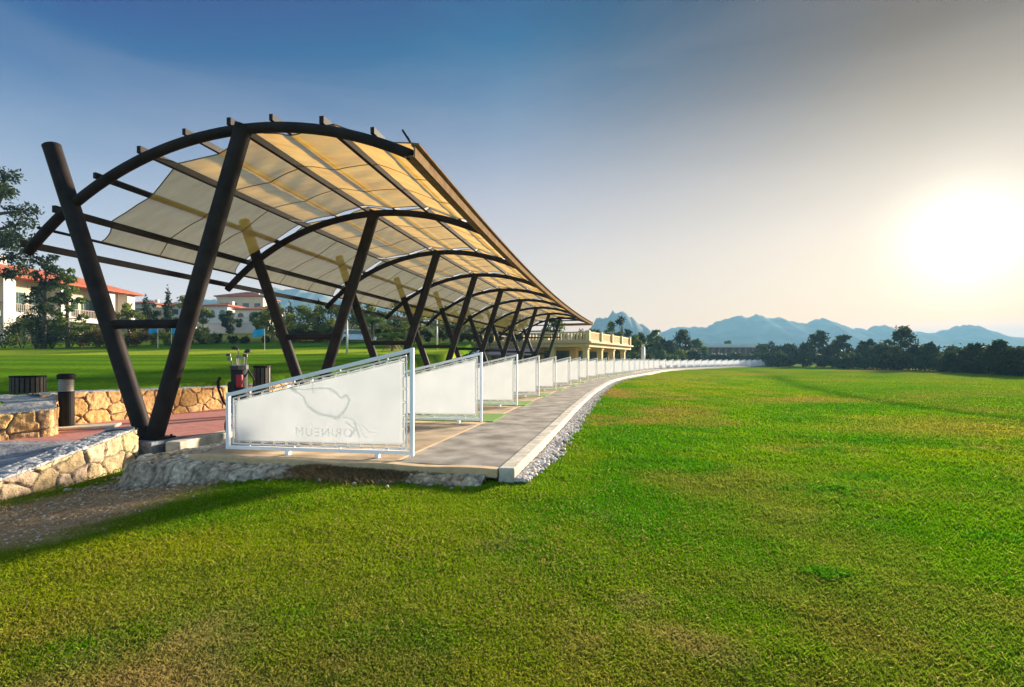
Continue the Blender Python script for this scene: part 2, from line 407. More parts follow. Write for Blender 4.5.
top_ = -.105 - .07 * np.minimum(dd, 1) + (nn - .5) * .07 * amp + (vid - .5) * .045 * amp + (ed - 1) * .022 * amp + (.5 - np.abs(fbm(UU * 9, VV_ * 9, 9, 4) - .5) * 2) * .05 * amp
PZ = top_ * (1 - edge_t) + (LZ - .02) * edge_t
PZ -= np.where((UU > -2.7) & (UU < -1.1), .05, 0) * amp
PZ = np.where(dd < 1e-6, -.5, PZ); PZ = np.where(dd > 1.15, LZ - .15, PZ)
kk = sstep(.35, .65, nn) * .5 + .5 * vid; tn = sstep(.48, .6, fbm(UU * .9, VV_ * .9, 141, 3))[..., None] * .6
C3 = np.array((.30, .23, .16)) * (1 - kk[..., None]) + np.array((.74, .60, .43)) * kk[..., None]
C3 = (C3 * (1 - tn) + np.array((.42, .27, .13)) * tn) * (.55 + .45 * ed[..., None]) * (.6 + .8 * fbm(UU * 14, VV_ * 14, 23, 4))[..., None]
C = np.ones((UU.size, 4)); C[:, :3] = C3.reshape(-1, 3); P = np.stack([QX, QY, PZ], 2)
mb = MB(); mb.grid(np.array(P)); tag(mb.build('pavement_apron', M['rubble'], cols=C), kind='structure')

# pale kerb and pink pavers beside the first column
WZ = -.18
mb = MB(); mb.prism([(-10.2, 8.95), (-6.75, 9.0), (-6.72, 9.72), (-6.0, 9.82), (-5.9, 10.5), (-5.0, 15), (-3.4, 24), (-1.2, 34), (3, 52), (-2, 54), (-8.1, 20), (-9.0, 15.8), (-10.1, 11.8)], -.8, WZ)
tag(mb.build('pavement', M['paver']), kind='structure')
mb = MB(); mb.sweep([(-6.10, 9.22, -.5), (-6.03, 9.9, -.5), (-5.88, 10.75, -.5), (-5.6, 12, -.5)], [(-.16, -.3), (.13, -.3), (.13, .325), (-.16, .325)])
tag(mb.build('kerb', M['curb'], bevel=.02), kind='structure')

# ramp between the two walls
mb = MB(); rows_ = []; C = []
for y in np.linspace(3.5, 9.3, 90):
    rows_.append([(x, y, (WZ + .012 if y > 8.9 else WZ + .012 - .14 * (8.9 - y)) + .028 * (float(fbm(x * 4, y * 4, 151, 4)) - .5)) for x in np.linspace(-12, -6.75, 80)])
    C += [(*(np.array((.22, .22, .23)) * (.7 + .6 * float(fbm(x * 1.5, y * 1.5, 161, 4)))), 1) for x in np.linspace(-12, -6.75, 80)]
mb.grid(np.array(rows_)); tag(mb.build('path_ramp', M['coping'], cols=C), kind='structure')

# gravel along the kerb
ico = bmesh.new(); bmesh.ops.create_icosphere(ico, subdivisions=1, radius=1.0)
IV = np.array([v.co[:] for v in ico.verts]); IF = np.array([[v.index for v in f.verts] for f in ico.faces]); ico.free()
def pebbles(n, fpos, r0, r1):
    VV = []; FF = []; CC = []
    for k in range(n):
        x, y, z = fpos(k); r = random.uniform(r0, r1)
        S = np.array([random.uniform(.7, 1.3), random.uniform(.7, 1.3), random.uniform(.5, .9)]) * r
        v = IV * (1 + .25 * (RNG.random((12, 1)) - .5)) * S; a = random.random() * 6.28
        v = np.stack([v[:, 0] * math.cos(a) - v[:, 1] * math.sin(a), v[:, 0] * math.sin(a) + v[:, 1] * math.cos(a), v[:, 2]], 1)
        VV.append(v + np.array([x, y, z])); FF.append(IF + 12 * k)
        c = random.uniform(.28, .78); t = random.random()
        CC.append(np.tile(np.array([c, c * (.95 - .12 * t), c * (.93 - .28 * t)])[None], (12, 1)))
    return np.concatenate(VV), np.concatenate(FF), np.concatenate(CC)
def gp(k):
    s = random.random() ** 1.7 * 46; o = .23 + abs(random.gauss(0, .12)) if random.random() < .9 else random.uniform(.22, .58)
    p, _ = CURB.at(s, min(o, .72)); p, _ = CURB.at(s, .22 + (min(o, .72) - .22) * min(1, .35 + s / 2.5)); return p[0], p[1], float(lawn_z(p[0], p[1])) + .035 - .05 * max(0, o - .45)
V_, F_, C_ = pebbles(6500, gp, .017, .043)
def lp(k):
    u_ = random.uniform(-6.0, -.3); v_ = -.30 - .13 * float(sstep(-1.2, -4.2, u_)) + random.gauss(0, .10)
    if k % 4 == 0: u_ = random.uniform(-6.1, -4.7); v_ = random.uniform(-.6, 1.4)
    q_ = A0 + ex * u_ + ey * v_; return q_[0], q_[1], float(lawn_z(q_[0], q_[1])) + .012
V2, F2, C2 = pebbles(300, lp, .010, .045)
def dp(k):
    while True:
        x_ = random.uniform(-6.4, -2.5); y_ = random.uniform(3.2, 8.4)
        if dirt_mask(np.array([x_]), np.array([y_]))[0] > random.random(): return x_, y_, float(lawn_z(x_, y_)) + .003
V3, F3, C3_ = pebbles(900, dp, .004, .018)
ls = np_mesh('loose_stones', np.concatenate([V2, V3]), np.concatenate([F2, F3 + len(V2)]), M['gravel'], np.concatenate([C2 * np.array((.62, .52, .40)), C3_ * np.array((.9, .78, .62))])); tag(ls, 'loose stones scattered along the broken slab edge and the dry dirt patch', 'stones', kind='stuff')
gv = np_mesh('gravel', V_, F_, M['gravel'], C_); tag(gv, 'loose grey and white gravel strip along the outside of the kerb', 'gravel', kind='stuff')

# ------------------------------------------------------------------ stone walls
def stone_wall(label, pts, tops, bot, thick, cell, seed, tint, back=None):
    pts = [np.array(p, float) for p in pts]; S = [0]
    for a, b in zip(pts, pts[1:]): S.append(S[-1] + np.linalg.norm(b - a))
    ss = np.arange(0, S[-1], .02); nz = 64
    px = np.interp(ss, S, [p[0] for p in pts]); py = np.interp(ss, S, [p[1] for p in pts]); zt = np.interp(ss, S, tops)
    tx = np.gradient(px); ty = np.gradient(py); ln = np.hypot(tx, ty); nx_, ny_ = ty / ln, -tx / ln
    zz = np.linspace(0, 1, nz)
    Sg, Tg = np.meshgrid(ss, zz); Zg = bot + (zt[None] - bot) * Tg
    Wz = Sg + .25 * cell * (fbm(Sg * 6, Zg * 6, seed, 3) - .5); Wz2 = Zg + .3 * cell * (fbm(Sg * 6, Zg * 6, seed + 5, 3) - .5)
    d1, d2, idn = voro(Wz, Wz2, cell, seed)
    e = sstep(.0, .042, d2 - d1)
    disp = .046 * e + .038 * (fbm(Sg * 12, Zg * 12, seed + 9, 5) - .5) + .02 * (idn - .5)
    Pg = np.stack([px[None] + nx_[None] * disp, py[None] + ny_[None] * disp, Zg], 2)
    base = np.array(tint)[None, None] * (.72 + .55 * idn[..., None]); base[..., 2] *= (.85 + .35 * (idn * 7 % 1))
    c = base * e[..., None] + np.array((.13, .11, .095))[None, None] * (1 - e[..., None])
    root = thing('stone_wall', label, 'wall', (float(px.mean()), float(py.mean()), bot))
    off = np.array([px.mean(), py.mean(), bot])
    mb = MB(); mb.grid(Pg - off)
    # closing faces of the masonry: back and ends, left unseen behind the earth
    cc = np.ones((Pg.shape[0] * Pg.shape[1], 4)); cc[:, :3] = c.reshape(-1, 3)
    mb.build('masonry', M['stone'], root, smooth=True, cols=cc)
    mb = MB(); cols = []
    if back is None:
        tt = np.linspace(-.05, 1, 26); Q = np.zeros((len(tt), len(ss), 3))
        for i, t in enumerate(tt):
            Q[i, :, 0] = px - nx_ * thick * t; Q[i, :, 1] = py - ny_ * thick * t
        n = fbm(Q[:, :, 0] * 7, Q[:, :, 1] * 7, seed + 3, 4)
        d1, d2, idn = voro(Q[:, :, 0], Q[:, :, 1], .16, seed + 2); e = sstep(0, .04, d2 - d1)
        Q[:, :, 2] = zt[None] + .015 + .03 * (n - .5) + .014 * e - .03 * (np.abs(tt[:, None] - .4) > .55)
        col = (.20 + .22 * n + .06 * idn)[..., None] * np.array((1., .98, .96))
        Q[0, :, 2] -= .05
    else:
        nb = len(back); tt = np.linspace(0, 1, 30); Q = np.zeros((len(tt), len(ss), 3))
        bs = np.linspace(0, 1, nb); bp = np.array(back); u = ss / ss[-1]
        B = np.stack([np.interp(u, bs, bp[:, k]) for k in range(3)], 1); A = np.stack([px + nx_ * .03, py + ny_ * .03, zt + .01], 1)
        for i, t in enumerate(tt): Q[i] = A * (1 - t) + B * t
        n = fbm(Q[:, :, 0] * 5, Q[:, :, 1] * 5, seed + 3, 4); Q[:, :, 2] += .05 * (n - .5); Q[0, :, 2] -= .04
        col = (.22 + .22 * n)[..., None] * np.array((1., .96, .9))
    mb.grid(Q - off); cc = np.ones((col.shape[0] * col.shape[1], 4)); cc[:, :3] = col.reshape(-1, 3)
    mb.build('coping', M['coping'], root, smooth=True, cols=cc)
    return root
stone_wall('low beige rubble wall stepping down beside the dirt patch at the front left', [(-6.58, 3.6), (-6.55, 6.55), (-6.57, 8.9), (-6.75, 9.15)], [-.62, -.245, .085, .085], -.95, .42, .33, 1, (.47, .34, .20))
stone_wall('long orange stone wall behind the bollard and the steel columns', [(-10.25, 11.1), (-9.98, 11.8), (-8.87, 15.8), (-8.3, 18.5), (-7.4, 23)], [.54, .55, .47, .46, .5], -.5, .45, .44, 2, (.56, .32, .12))
stone_wall('short orange stone wall end with broad grey top in front of the slatted bin', [(-11.0, 6.6), (-9.42, 9.42), (-9.0, 9.97), (-9.15, 10.25), (-10.2, 11.4)], [.05, .30, .33, .36, .53], -.7, .6, .34, 3, (.58, .35, .14),
           back=[(-12.8, 7.2, .25), (-12.4, 9.0, .45), (-11.4, 10.6, .53), (-10.6, 11.6, .545), (-10.4, 11.65, .545)])

# ------------------------------------------------------------------ steel shade canopy
NA = 9; Pk = [np.array([-4.80, 9.20])]
for k in range(NA - 1):
    h = R(10 + .85 * k); Pk.append(Pk[-1] + 5.38 * np.array([math.sin(h), math.cos(h)]))
CAN = Plan([tuple(p) for p in Pk]); AS = [CAN.s[40 * k] for k in range(NA)]
CA, CR, CT = .15, 6.9, 5.45
def arch_pt(s, a, off=0.0):
    phi = math.asin((a - CA) / CR); p, _ = CAN.at(s, CA + (CR + off) * math.sin(phi))
    return (p[0], p[1], CT - CR + (CR + off) * math.cos(phi))
can = thing('shade_canopy', 'long curved steel canopy with golden shade cloth on leaning columns', 'canopy', (Pk[0][0], Pk[0][1], -.14))
CO = np.array([Pk[0][0], Pk[0][1], -.14])
def loc(p): return tuple(np.array(p) - CO)
def cpt(s, a, z):
    p, _ = CAN.at(s, a); return (p[0] - CO[0], p[1] - CO[1], z - CO[2])
for k in range(NA):
    s = AS[k]
    mb = MB(); mb.tube([loc(arch_pt(s, a)) for a in np.linspace(-4.75, 3.14, 36)], .092, 12); mb.build('arch', M['steel'], can, True)
    for a1, zt, dz in ((-4.18, 5.43, 0), (-.02, 5.50, .0)):
        mb = MB(); b = cpt(s, -1.98 + (.10 if a1 > -1 else -.10), -.14); t = cpt(s, a1, zt)
        mb.tube([b, t], .152, 16, up=(0, 1, 0)); c = mb.build('column', M['steel'], can, True)
        c.modifiers.new('e', 'EDGE_SPLIT').split_angle = R(50)
        mb = MB(); dv = (Vector(t) - Vector(b)).normalized(); tv = Vector(t)
        mb.tube([tv - dv * .004, tv + dv * .015], .156, 16, up=(0, 1, 0)); mb.build('end_cap', M['steel'], c)
    mb = MB(); mb.tube([cpt(s, -2.84, 1.97), cpt(s, -1.20, 1.97)], .085, 12); mb.build('crossbar', M['steel'], can, True)
    mb = MB(); q = cpt(s, -1.98, -.145); hh = CAN.at(s)[1]
    mb.box((q[0], q[1], q[2] - .0), (.72, .42, .035), -hh); bp = mb.build('base_plate', M['steel'], can)
    if k < 3:
        c_, s__ = math.cos(-hh), math.sin(-hh)
        for ux, uy in ((-.31, -.16), (.31, -.16), (.31, .16), (-.31, .16)):
            mb = MB(); mb.cyl((q[0] + ux * c_ - uy * s__, q[1] + ux * s__ + uy * c_), .022, q[2] + .016, q[2] + .05, 6); mb.build('bolt', M['steel'], bp)
PUR = [-4.70, -3.97, -3.06, -2.11, -1.17, -.27, .55, 1.50, 2.42]
SS = np.linspace(-.06, AS[-1] + .4, 80)
for i, a in enumerate(PUR):
    w, h = (.085, .13) if i % 2 == 1 or i == 0 else (.07, .11)
    mb = MB(); mb.sweep([loc(arch_pt(s, a, .092 + .062)) for s in SS], [(-w / 2, -h / 2), (w / 2, -h / 2), (w / 2, h / 2), (-w / 2, h / 2)])
    mb.build('purlin', M['steel'], can)
ROD = -4.36
mb = MB(); mb.tube([loc(arch_pt(s, ROD, .12)) for s in SS], .03, 6); mb.build('cloth_rail', M['steel'], can, True)
mb = MB()
mb.sweep([loc(arch_pt(s, 3.20, .05)) for s in SS], [(-.012, -.09), (.012, -.09), (.012, .11), (-.012, .11)])
mb.sweep([loc(arch_pt(s, 3.16, .05 + .122)) for s in SS], [(-.07, -.014), (.07, -.014), (.07, .014), (-.07, .014)])
mb.sweep([loc(arch_pt(s, 3.14, .05 - .103)) for s in SS], [(-.07, -.014), (.07, -.014), (.07, .014), (-.07, .014)])
mb.build('edge_beam', M['edge'], can)
mb = MB()
for da, dz in ((-.17, .13), (-.06, .06)): mb.tube([loc(arch_pt(-.10, 3.1, .16)), loc(arch_pt(-.15, 3.1 + da, .16 + dz))], .018, 6)
mb.build('cable_hook', M['steel'], can)
ALLP = PUR + [3.16]
def weave(a):
    """height of the cloth over the arch: over the odd purlins, under the even ones"""
    hs = [(.092 + (.14 if i % 2 else -.012)) for i in range(len(ALLP))]
    return float(np.interp(a, [ROD] + ALLP[1:], [.12] + hs[1:]))
def gap(a):
    od = [ROD] + [ALLP[i] for i in (1, 3, 5, 7, 9)]
    j = max(0, min(len(od) - 2, int(np.searchsorted(od, a) - 1))); t = (a - od[j]) / (od[j + 1] - od[j])
    return .06 + .11 * math.sin(PI * min(1, max(0, t))) ** .8
AA = []
keys = [ROD] + ALLP[1:]
for a0, a1 in zip(keys, keys[1:]): AA += list(np.linspace(a0, a1, 7)[:-1])
AA.append(keys[-1] - .02)
for k in range(NA - 1):
    P = []; U = np.linspace(0, 1, 26)
    for a in AA:
        s0 = AS[k] + gap(a) + (1.15 * (1 - (a - ROD) / 7.5) ** 1.1 if k == 0 else 0); s1 = AS[k + 1] - gap(a)
        row = []
        for u in U:
            s = s0 + (s1 - s0) * u
            wr = .010 * math.sin(s * 9 + a * 5 + 3 * math.sin(a * 1.7 + k)) * (.4 + float(vnoise(s * 1.1, a * 1.3, 5 + k))) + .02 * (float(fbm(s * .8, a * .8, 7 + k, 3)) - .5)
            near = min(abs(a - q) for q in keys); wr *= min(1, near / .15)
            row.append(loc(arch_pt(s, a, weave(a) - .02 * math.sin(PI * u) + wr)))
        P.append(row)
    P = np.array(P)
    mb = MB(); mb.grid(P); fab = mb.build('shade_cloth', M['cloth'], can, True)
    for u in (.36, .68):
        mb = MB(); pts = []
        for i, a in enumerate(AA): pts.append(tuple(P[i][int(u * 25)] - np.array([0, 0, .012])))
        mb.sweep(pts, [(-.012, -.004), (.012, -.004), (.012, .004), (-.012, .004)]); mb.build('seam', M['seam'], fab)
    mb = MB()
    for u in (0, 25): mb.tube([tuple(P[i][u]) for i in range(len(AA))], .012, 5)
    mb.build('hem', M['seam'], fab)
# stone footing under the first column pair
q, hh = CAN.at(0, -1.98); ft = thing('stone_footing', 'dark grey rough stone block under the first column pair', 'footing', (q[0] + .03, q[1] - .05, -.7), -hh)
bm = bmesh.new(); bmesh.ops.create_cube(bm, size=1); bmesh.ops.subdivide_edges(bm, edges=bm.edges[:], cuts=7, use_grid_fill=True)
for v in bm.verts:
    sc = 1 + .06 * (v.co.z < 0); v.co = Vector((v.co.x * .80 * sc, v.co.y * .72 * sc, .27 + v.co.z * .535))
    if v.co.z < .52: v.co += v.co.normalized() * .05 * mnoise.noise(v.co * 5)
me = bpy.data.meshes.new('block'); bm.to_mesh(me); bm.free(); me.materials.append(M['footing'])
o = bpy.data.objects.new('block', me); COL.objects.link(o); o.parent = ft

# ------------------------------------------------------------------ bay dividers
def ordn(k):
    W = ['', 'first', 'second', 'third', 'fourth', 'fifth', 'sixth', 'seventh', 'eighth', 'ninth', 'tenth', 'eleventh', 'twelfth', 'thirteenth', 'fourteenth', 'fifteenth', 'sixteenth', 'seventeenth', 'eighteenth', 'nineteenth', 'twentieth']
    T_ = {2: 'twenty', 3: 'thirty', 4: 'forty'}
    if k <= 20: return W[k]
    if k % 10 == 0: return {30: 'thirtieth', 40: 'fortieth'}[k]
    return T_[k // 10] + '-' + W[k % 10]
L_, HL, HR, TB = 2.80, .86, 1.50, .05      # length, low end, tall end, tube; local x runs left from the tall post
def make_divider():
    root = thing('bay_divider', 'white framed sloping bay divider nearest the camera with faint mirrored lettering', 'divider', group='white bay dividers along the path')
    fr = MB(); z0 = .045
    ztop = lambda x: HR + (HL - HR) * (x / L_)
    fr.span(-TB / 2, TB / 2, -TB / 2, TB / 2, z0 - .02, HR)                       # tall post
    fr.span(-L_ - TB / 2, -L_ + TB / 2, -TB / 2, TB / 2, z0, HL)                  # short post
    fr.beam((-TB / 2 - .001, 0, z0 + TB / 2), (-L_ + TB / 2 + .001, 0, z0 + TB / 2), TB, TB)
    fr.beam((-TB / 2 - .001, 0, HR - TB / 2 - .008), (-L_ + TB / 2 + .001, 0, HL - TB / 2), TB, TB)
    fr.build('frame', M['white_steel'], root, bevel=.006)
    ins = .055; iz0 = z0 + TB + ins * .55
    ir = MB(); c = [(-ins - TB / 2, 0, iz0), (-L_ + ins + TB / 2, 0, iz0), (-L_ + ins + TB / 2, 0, ztop(L_ - ins) - TB - ins * .8), (-ins - TB / 2, 0, ztop(ins) - TB - ins * .8)]
    for a, b in zip(c, c[1:] + c[:1]): ir.tube([a, b], .011, 6, up=(0, 1, 0))
    for k in range(4):      # stubs that hold the inner rail
        t = (k + .5) / 4; x = -L_ * t
        ir.beam((x, 0, ztop(-x) - TB - .01), (x, 0, ztop(-x) - TB - ins * .85), .014, .014, (0, 1, 0)); ir.beam((x, 0, z0 + TB - .005), (x, 0, iz0), .014, .014, (0, 1, 0))
    ir.build('inner_rail', M['white_steel'], root)
    e = .024; q = [(c[0][0] - e, c[0][2] + e), (c[1][0] + e, c[1][2] + e), (c[2][0] + e, c[2][2] - e * 1.1), (c[3][0] - e, c[3][2] - e * 1.1)]
    nu, nv = 34, 16; P = np.zeros((nv, nu, 3))
    for j in range(nv):
        for i in range(nu):
            u, v = i / (nu - 1), j / (nv - 1)
            a = np.array(q[0]) * (1 - u) + np.array(q[1]) * u; b = np.array(q[3]) * (1 - u) + np.array(q[2]) * u; pz = a * (1 - v) + b * v
            sc = .010 * abs(math.sin(u * PI * 11)) * ((v < .04) - (v > .96)) + 0
            P[j, i] = (pz[0], .006 * math.sin(u * 9 + v * 4) * v * (1 - v) * 4, pz[1] + sc)
    pm = MB(); pm.grid(P); pn = pm.build('panel', M['panel'], root, True)
    so = pn.modifiers.new('s', 'SOLIDIFY'); so.thickness = .004
    tl = MB(); run = []
    def ties(a, b, n, dx, dz):
        L0 = math.hypot(b[0] - a[0], b[2] - a[2]); ux, uz = (b[0] - a[0]) / L0 * .016, (b[2] - a[2]) / L0 * .016
        for k in range(n):
            t = (k + .5) / n; x = a[0] + (b[0] - a[0]) * t; z = a[2] + (b[2] - a[2]) * t
            run.extend([(x + dx - ux, -.008, z + dz - uz), (x - ux * .4 - dx * .25, -.013, z - uz * .4 - dz * .25), (x + ux * .4 - dx * .25, -.013, z + uz * .4 - dz * .25), (x + dx + ux, -.008, z + dz + uz)])
    ties(c[0], c[1], 14, .0, .045); ties(c[1], c[2], 4, .045, 0); ties(c[2], c[3], 14, .0, -.05); ties(c[3], c[0], 7, -.045, 0)
    tl.sweep(run + run[:1], [(-.0055, -.003), (.0055, -.003), (.0055, .003), (-.0055, .003)], (0, 1, 0))
    tl.build('edge_lace', M['cord'], root)
    for x in (-.5, -1.85):
        f = MB(); f.span(x - .03, x + .03, -.03, .03, -.03, z0 + .002); f.build('foot', M['white_steel'], root)
    return root
dv0 = make_divider(); DS = []
s = 0.0; k = 0
while s < DIV.L - 6 and k < 38:
    DS.append(s); k += 1; s += 3.95
DIVS = []
for k, s in enumerate(DS):
    p, h = DIV.at(s); o = dv0 if k == 0 else copy_tree(dv0)
    o.location = (p[0], p[1], -.035); o.rotation_euler = (R(random.uniform(-.8, .8)) if k else 0, R(random.uniform(-.35, .35)) if k else 0, -(h + R(random.uniform(-1, 1)) if k else R(9.6))); DIVS.append(o)
    if k: o['label'] = ('white bay divider at the far end of the curving row' if k == len(DS) - 1 else 'plain white sloping bay divider, %s from the near end of the row' % ordn(k + 1))
# faint mirrored print on the first panel (seen from its back)
lg = MB()
def stroke(pts, ws):
    vs = []
    for i, (x, z) in enumerate(pts):
        a = pts[max(i - 1, 0)]; b = pts[min(i + 1, len(pts) - 1)]; dx, dz = b[0] - a[0], b[1] - a[1]; ln = math.hypot(dx, dz) or 1
        w = ws if not isinstance(ws, (list, tuple)) else ws[i]
        vs += [(x - dz / ln * w, -.010, z + dx / ln * w), (x + dz / ln * w, -.010, z - dx / ln * w)]
    lg.add(vs, [(2 * i, 2 * i + 1, 2 * i + 3, 2 * i + 2) for i in range(len(pts) - 1)])
def L6(px, py):        # panel coordinates of the print, metres
    return (-1.36 + 1.385 - (413 - (270 + px / 6.87)) / 67.0, (455 - (370 + py / 6.87)) / 70.5 + .045)
OUT = [(105, 125), (150, 158), (195, 185), (235, 210), (255, 265), (300, 300), (350, 328), (420, 338), (465, 352), (505, 318), (535, 275), (552, 225), (530, 195), (490, 215), (465, 185), (440, 165), (400, 150), (330, 152), (240, 160), (160, 158), (105, 125)]
stroke([L6(*p) for p in OUT], [.014, .03, .016, .012, .02, .022, .022, .02, .03, .018, .016, .02, .024, .016, .018, .022, .014, .012, .008, .016, .012])
stroke([L6(300, 80), L6(298, 130), L6(300, 185)], .007)
def letters(txt, x_right, z, size, shear=0.0, space=1.0):
    cu = bpy.data.curves.new('t', 'FONT'); cu.body = txt; cu.size = size; cu.shear = shear; cu.space_character = space
    ob = bpy.data.objects.new('t', cu); COL.objects.link(ob); bpy.context.view_layer.update()
    me = bpy.data.meshes.new_from_object(ob.evaluated_get(bpy.context.evaluated_depsgraph_get()))
    lg.add([(x_right - v.co.x, -.011, z + v.co.y) for v in me.vertices], [tuple(p.vertices) for p in me.polygons])
    bpy.data.objects.remove(ob); bpy.data.curves.remove(cu); bpy.data.meshes.remove(me)
letters('K', L6(640, 0)[0], L6(0, 480)[1], .32, .35)
letters('ORINEUM', L6(575, 0)[0], L6(0, 478)[1], .175, 0, 1.18)
stroke([L6(640, 395), L6(690, 440), L6(740, 440), L6(745, 415), L6(715, 410)], .006)
stroke([L6(505, 345), L6(560, 350), L6(620, 400), L6(650, 470), L6(690, 478)], .006)
lg.build('printed_logo', M['logo'], dv0)

# green turf strips beside the dividers
for k in range(1, 13):
    p, h = DIV.at(DS[k]); d = np.array([math.sin(h), math.cos(h)]); r = np.array([d[1], -d[0]])
    c = p + d * 1.02 - r * .95
    t = tag(MB(), ) if False else None
    mb = MB(); mb.box((0, 0, .012), (2.3, 1.55, .024)); o = mb.build('turf_mat', M['turf'], bevel=.008)
    o.location = (c[0], c[1], -.046); o.rotation_euler = (0, 0, -h)
    tag(o, 'bright green turf mat just behind the %s divider from the near end' % ordn(k + 1), 'turf mat', 'green turf mats between the dividers')

# ------------------------------------------------------------------ bollard, bins, golf bag, flags
b = thing('bollard_light', 'dark round bollard light with pale lens beside the orange stone wall', 'bollard', (-9.62, 11.05, WZ))
mb = MB(); mb.cyl((0, 0),   .14, .06, .80, 24); mb.build('post', M['bollard'], b, False)
mb = MB()
for z in np.arange(.81, 1.06, .05): mb.cyl((0, 0), .136, z, z + .035, 24, 0, .12)
mb.cyl((0, 0), .11, .80, 1.08, 20); mb.build('lens', M['lens'], b)
mb = MB(); mb.cyl((0, 0), .16, 1.07, 1.16, 24); mb.cyl((0, 0), .16, 1.16, 1.19, 24, 0, .11); mb.build('cap', M['bollard'], b)
mb = MB(); mb.box((.25, .05, .03), (1.35, .62, .06), .45); mb.build('plinth', M['curb'], b, bevel=.02)
def slat_bin(label, loc_, r, h, n=22, rz=0):
    t = thing('litter_bin', label, 'bin', loc_, rz)
    mb = MB(); mb.cyl((0, 0), r - .03, .04, h - .03, 20); mb.build('liner', M['black'], t)
    mb = MB()
    for k in range(n):
        a = 2 * PI * k / n; mb.box((r * math.cos(a), r * math.sin(a), h / 2), (.022, 2 * PI * r / n * .72, h), a)
    mb.build('slats', M['bin'], t)
    mb = MB(); mb.cyl((0, 0), r + .02, h - .01, h + .03, 24); mb.build('lid', M['bollard'], t)
    return t
slat_bin('round dark slatted bin on the grass behind the wall end', (-12.05, 12.75, .40), .33, .48)
slat_bin('small brown slatted bin beside the golf bag', (-5.25, 10.75, WZ), .15, 1.33, 12)
gb = thing('golf_bag', 'black golf bag with red pocket and clubs behind the first divider', 'golf bag', (-5.50, 10.35, WZ), .15)
mb = MB(); mb.tube([(0, .12, .22), (0, .02, .75), (0, -.04, 1.36)], .15, 14, scale=[.9, 1, 1.06], up=(0, 1, 0)); mb.build('body', M['black'], gb, True)
mb = MB(); mb.tube([(0, -.035, 1.30), (0, -.042, 1.38)], .175, 14, up=(0, 1, 0)); mb.build('collar', M['clubhead'], gb)
mb = MB(); mb.box((.05, -.17, 1.06), (.13, .08, .26)); mb.build('pocket', M['red'], gb, bevel=.03)
mb = MB(); mb.box((-.10, -.15, .75), (.15, .08, .6)); mb.build('pocket', M['black'], gb, bevel=.03)
mb = MB(); mb.tube([(.15, 0, 1.28), (.28, -.05, 1.1), (.24, .0, .8), (.14, .05, .6)], .018, 6); mb.build('strap', M['black'], gb)
for k, (dx, dy, top) in enumerate([(-.11, 0, 1.56), (-.05, .05, 1.52), (.0, -.04, 1.70), (.05, .06, 1.64), (.10, 0, 1.55), (.03, -.08, 1.50), (-.08, -.06, 1.48)]):
    mb = MB(); tp = (dx * 1.5, -.04 + dy * 1.3, top); mb.tube([(dx, -.04 + dy, 1.2), tp], .010, 6, up=(0, 1, 0)); sh = mb.build('shaft', M['chrome'], gb)
    mb = MB(); s_ = 1 if k % 2 else -1
    if top > 1.6: mb.tube([tp, (tp[0] + .05 * s_, tp[1], top + .03), (tp[0] + .12 * s_, tp[1] - .02, top + .02)], .045, 8, scale=[.5, 1, .6])
    else: mb.box((tp[0] + .035 * s_, tp[1], top + .02), (.09, .022, .055), .3 * s_)
    mb.build('club_head', M['clubhead'] if top > 1.52 else M['chrome'], gb)
tr = thing('golf_trolley', 'black golf trolley with raised handle holding the golf bag', 'trolley', (-5.50, 10.35, WZ), .15)
mb = MB(); mb.tube([(-.32, -.22, .98), (-.34, -.16, .90), (-.30, -.05, .65), (-.02, .12, .2), (0, .25, .1)], .022, 8); mb.build('frame', M['black'], tr)
mb = MB(); mb.tube([(-.28, -.25, 1.14), (-.33, -.22, 1.04), (-.33, -.18, .92)], .03, 8); mb.build('handle', M['black'], tr)
for x in (-.3, .3):
    mb = MB(); mb.sweep([(x - .02, .2, .14), (x + .02, .2, .14)], [(.14 * math.cos(a), .14 * math.sin(a)) for a in np.linspace(0, 2 * PI, 17)[:-1]]); mb.build('wheel', M['tyre'], tr)
mb = MB(); mb.tube([(-.3, .2, .14), (.3, .2, .14)], .014, 6); mb.build('axle', M['chrome'], tr)
def flag(label, x, y, h, s, dirx=-1):
    z = float(fair_z(x, y)); t = thing('golf_flag', label, 'flag', (x, y, z), group='blue golf flags on the far green')
    mb = MB(); mb.tube([(0, 0, 0), (0, 0, h)], .022, 6); mb.build('pole', M['pole'], t)
    P = np.zeros((5, 9, 3))
    for i in range(5):
        for j in range(9):
            u = j / 8; P[i, j] = (dirx * u * s, .08 * math.sin(u * 7), h - s * .62 * (i / 4) - .12 * u * s + .04 * math.sin(u * 6))
    mb = MB(); mb.grid(P); o = mb.build('pennant', M['flag'], t, True); o.modifiers.new('s', 'SOLIDIFY').thickness = .006
flag('blue flag on the far green above the golf bag', -21.5, 44.5, 1.9, 1.05)
flag('blue flag on the far green beside the right leg of the first column pair', -30.6, 46.0, 2.0, 1.15, 1)
flag('blue flag on the far green, leftmost of the three', -33.2, 48.0, 2.0, .9)

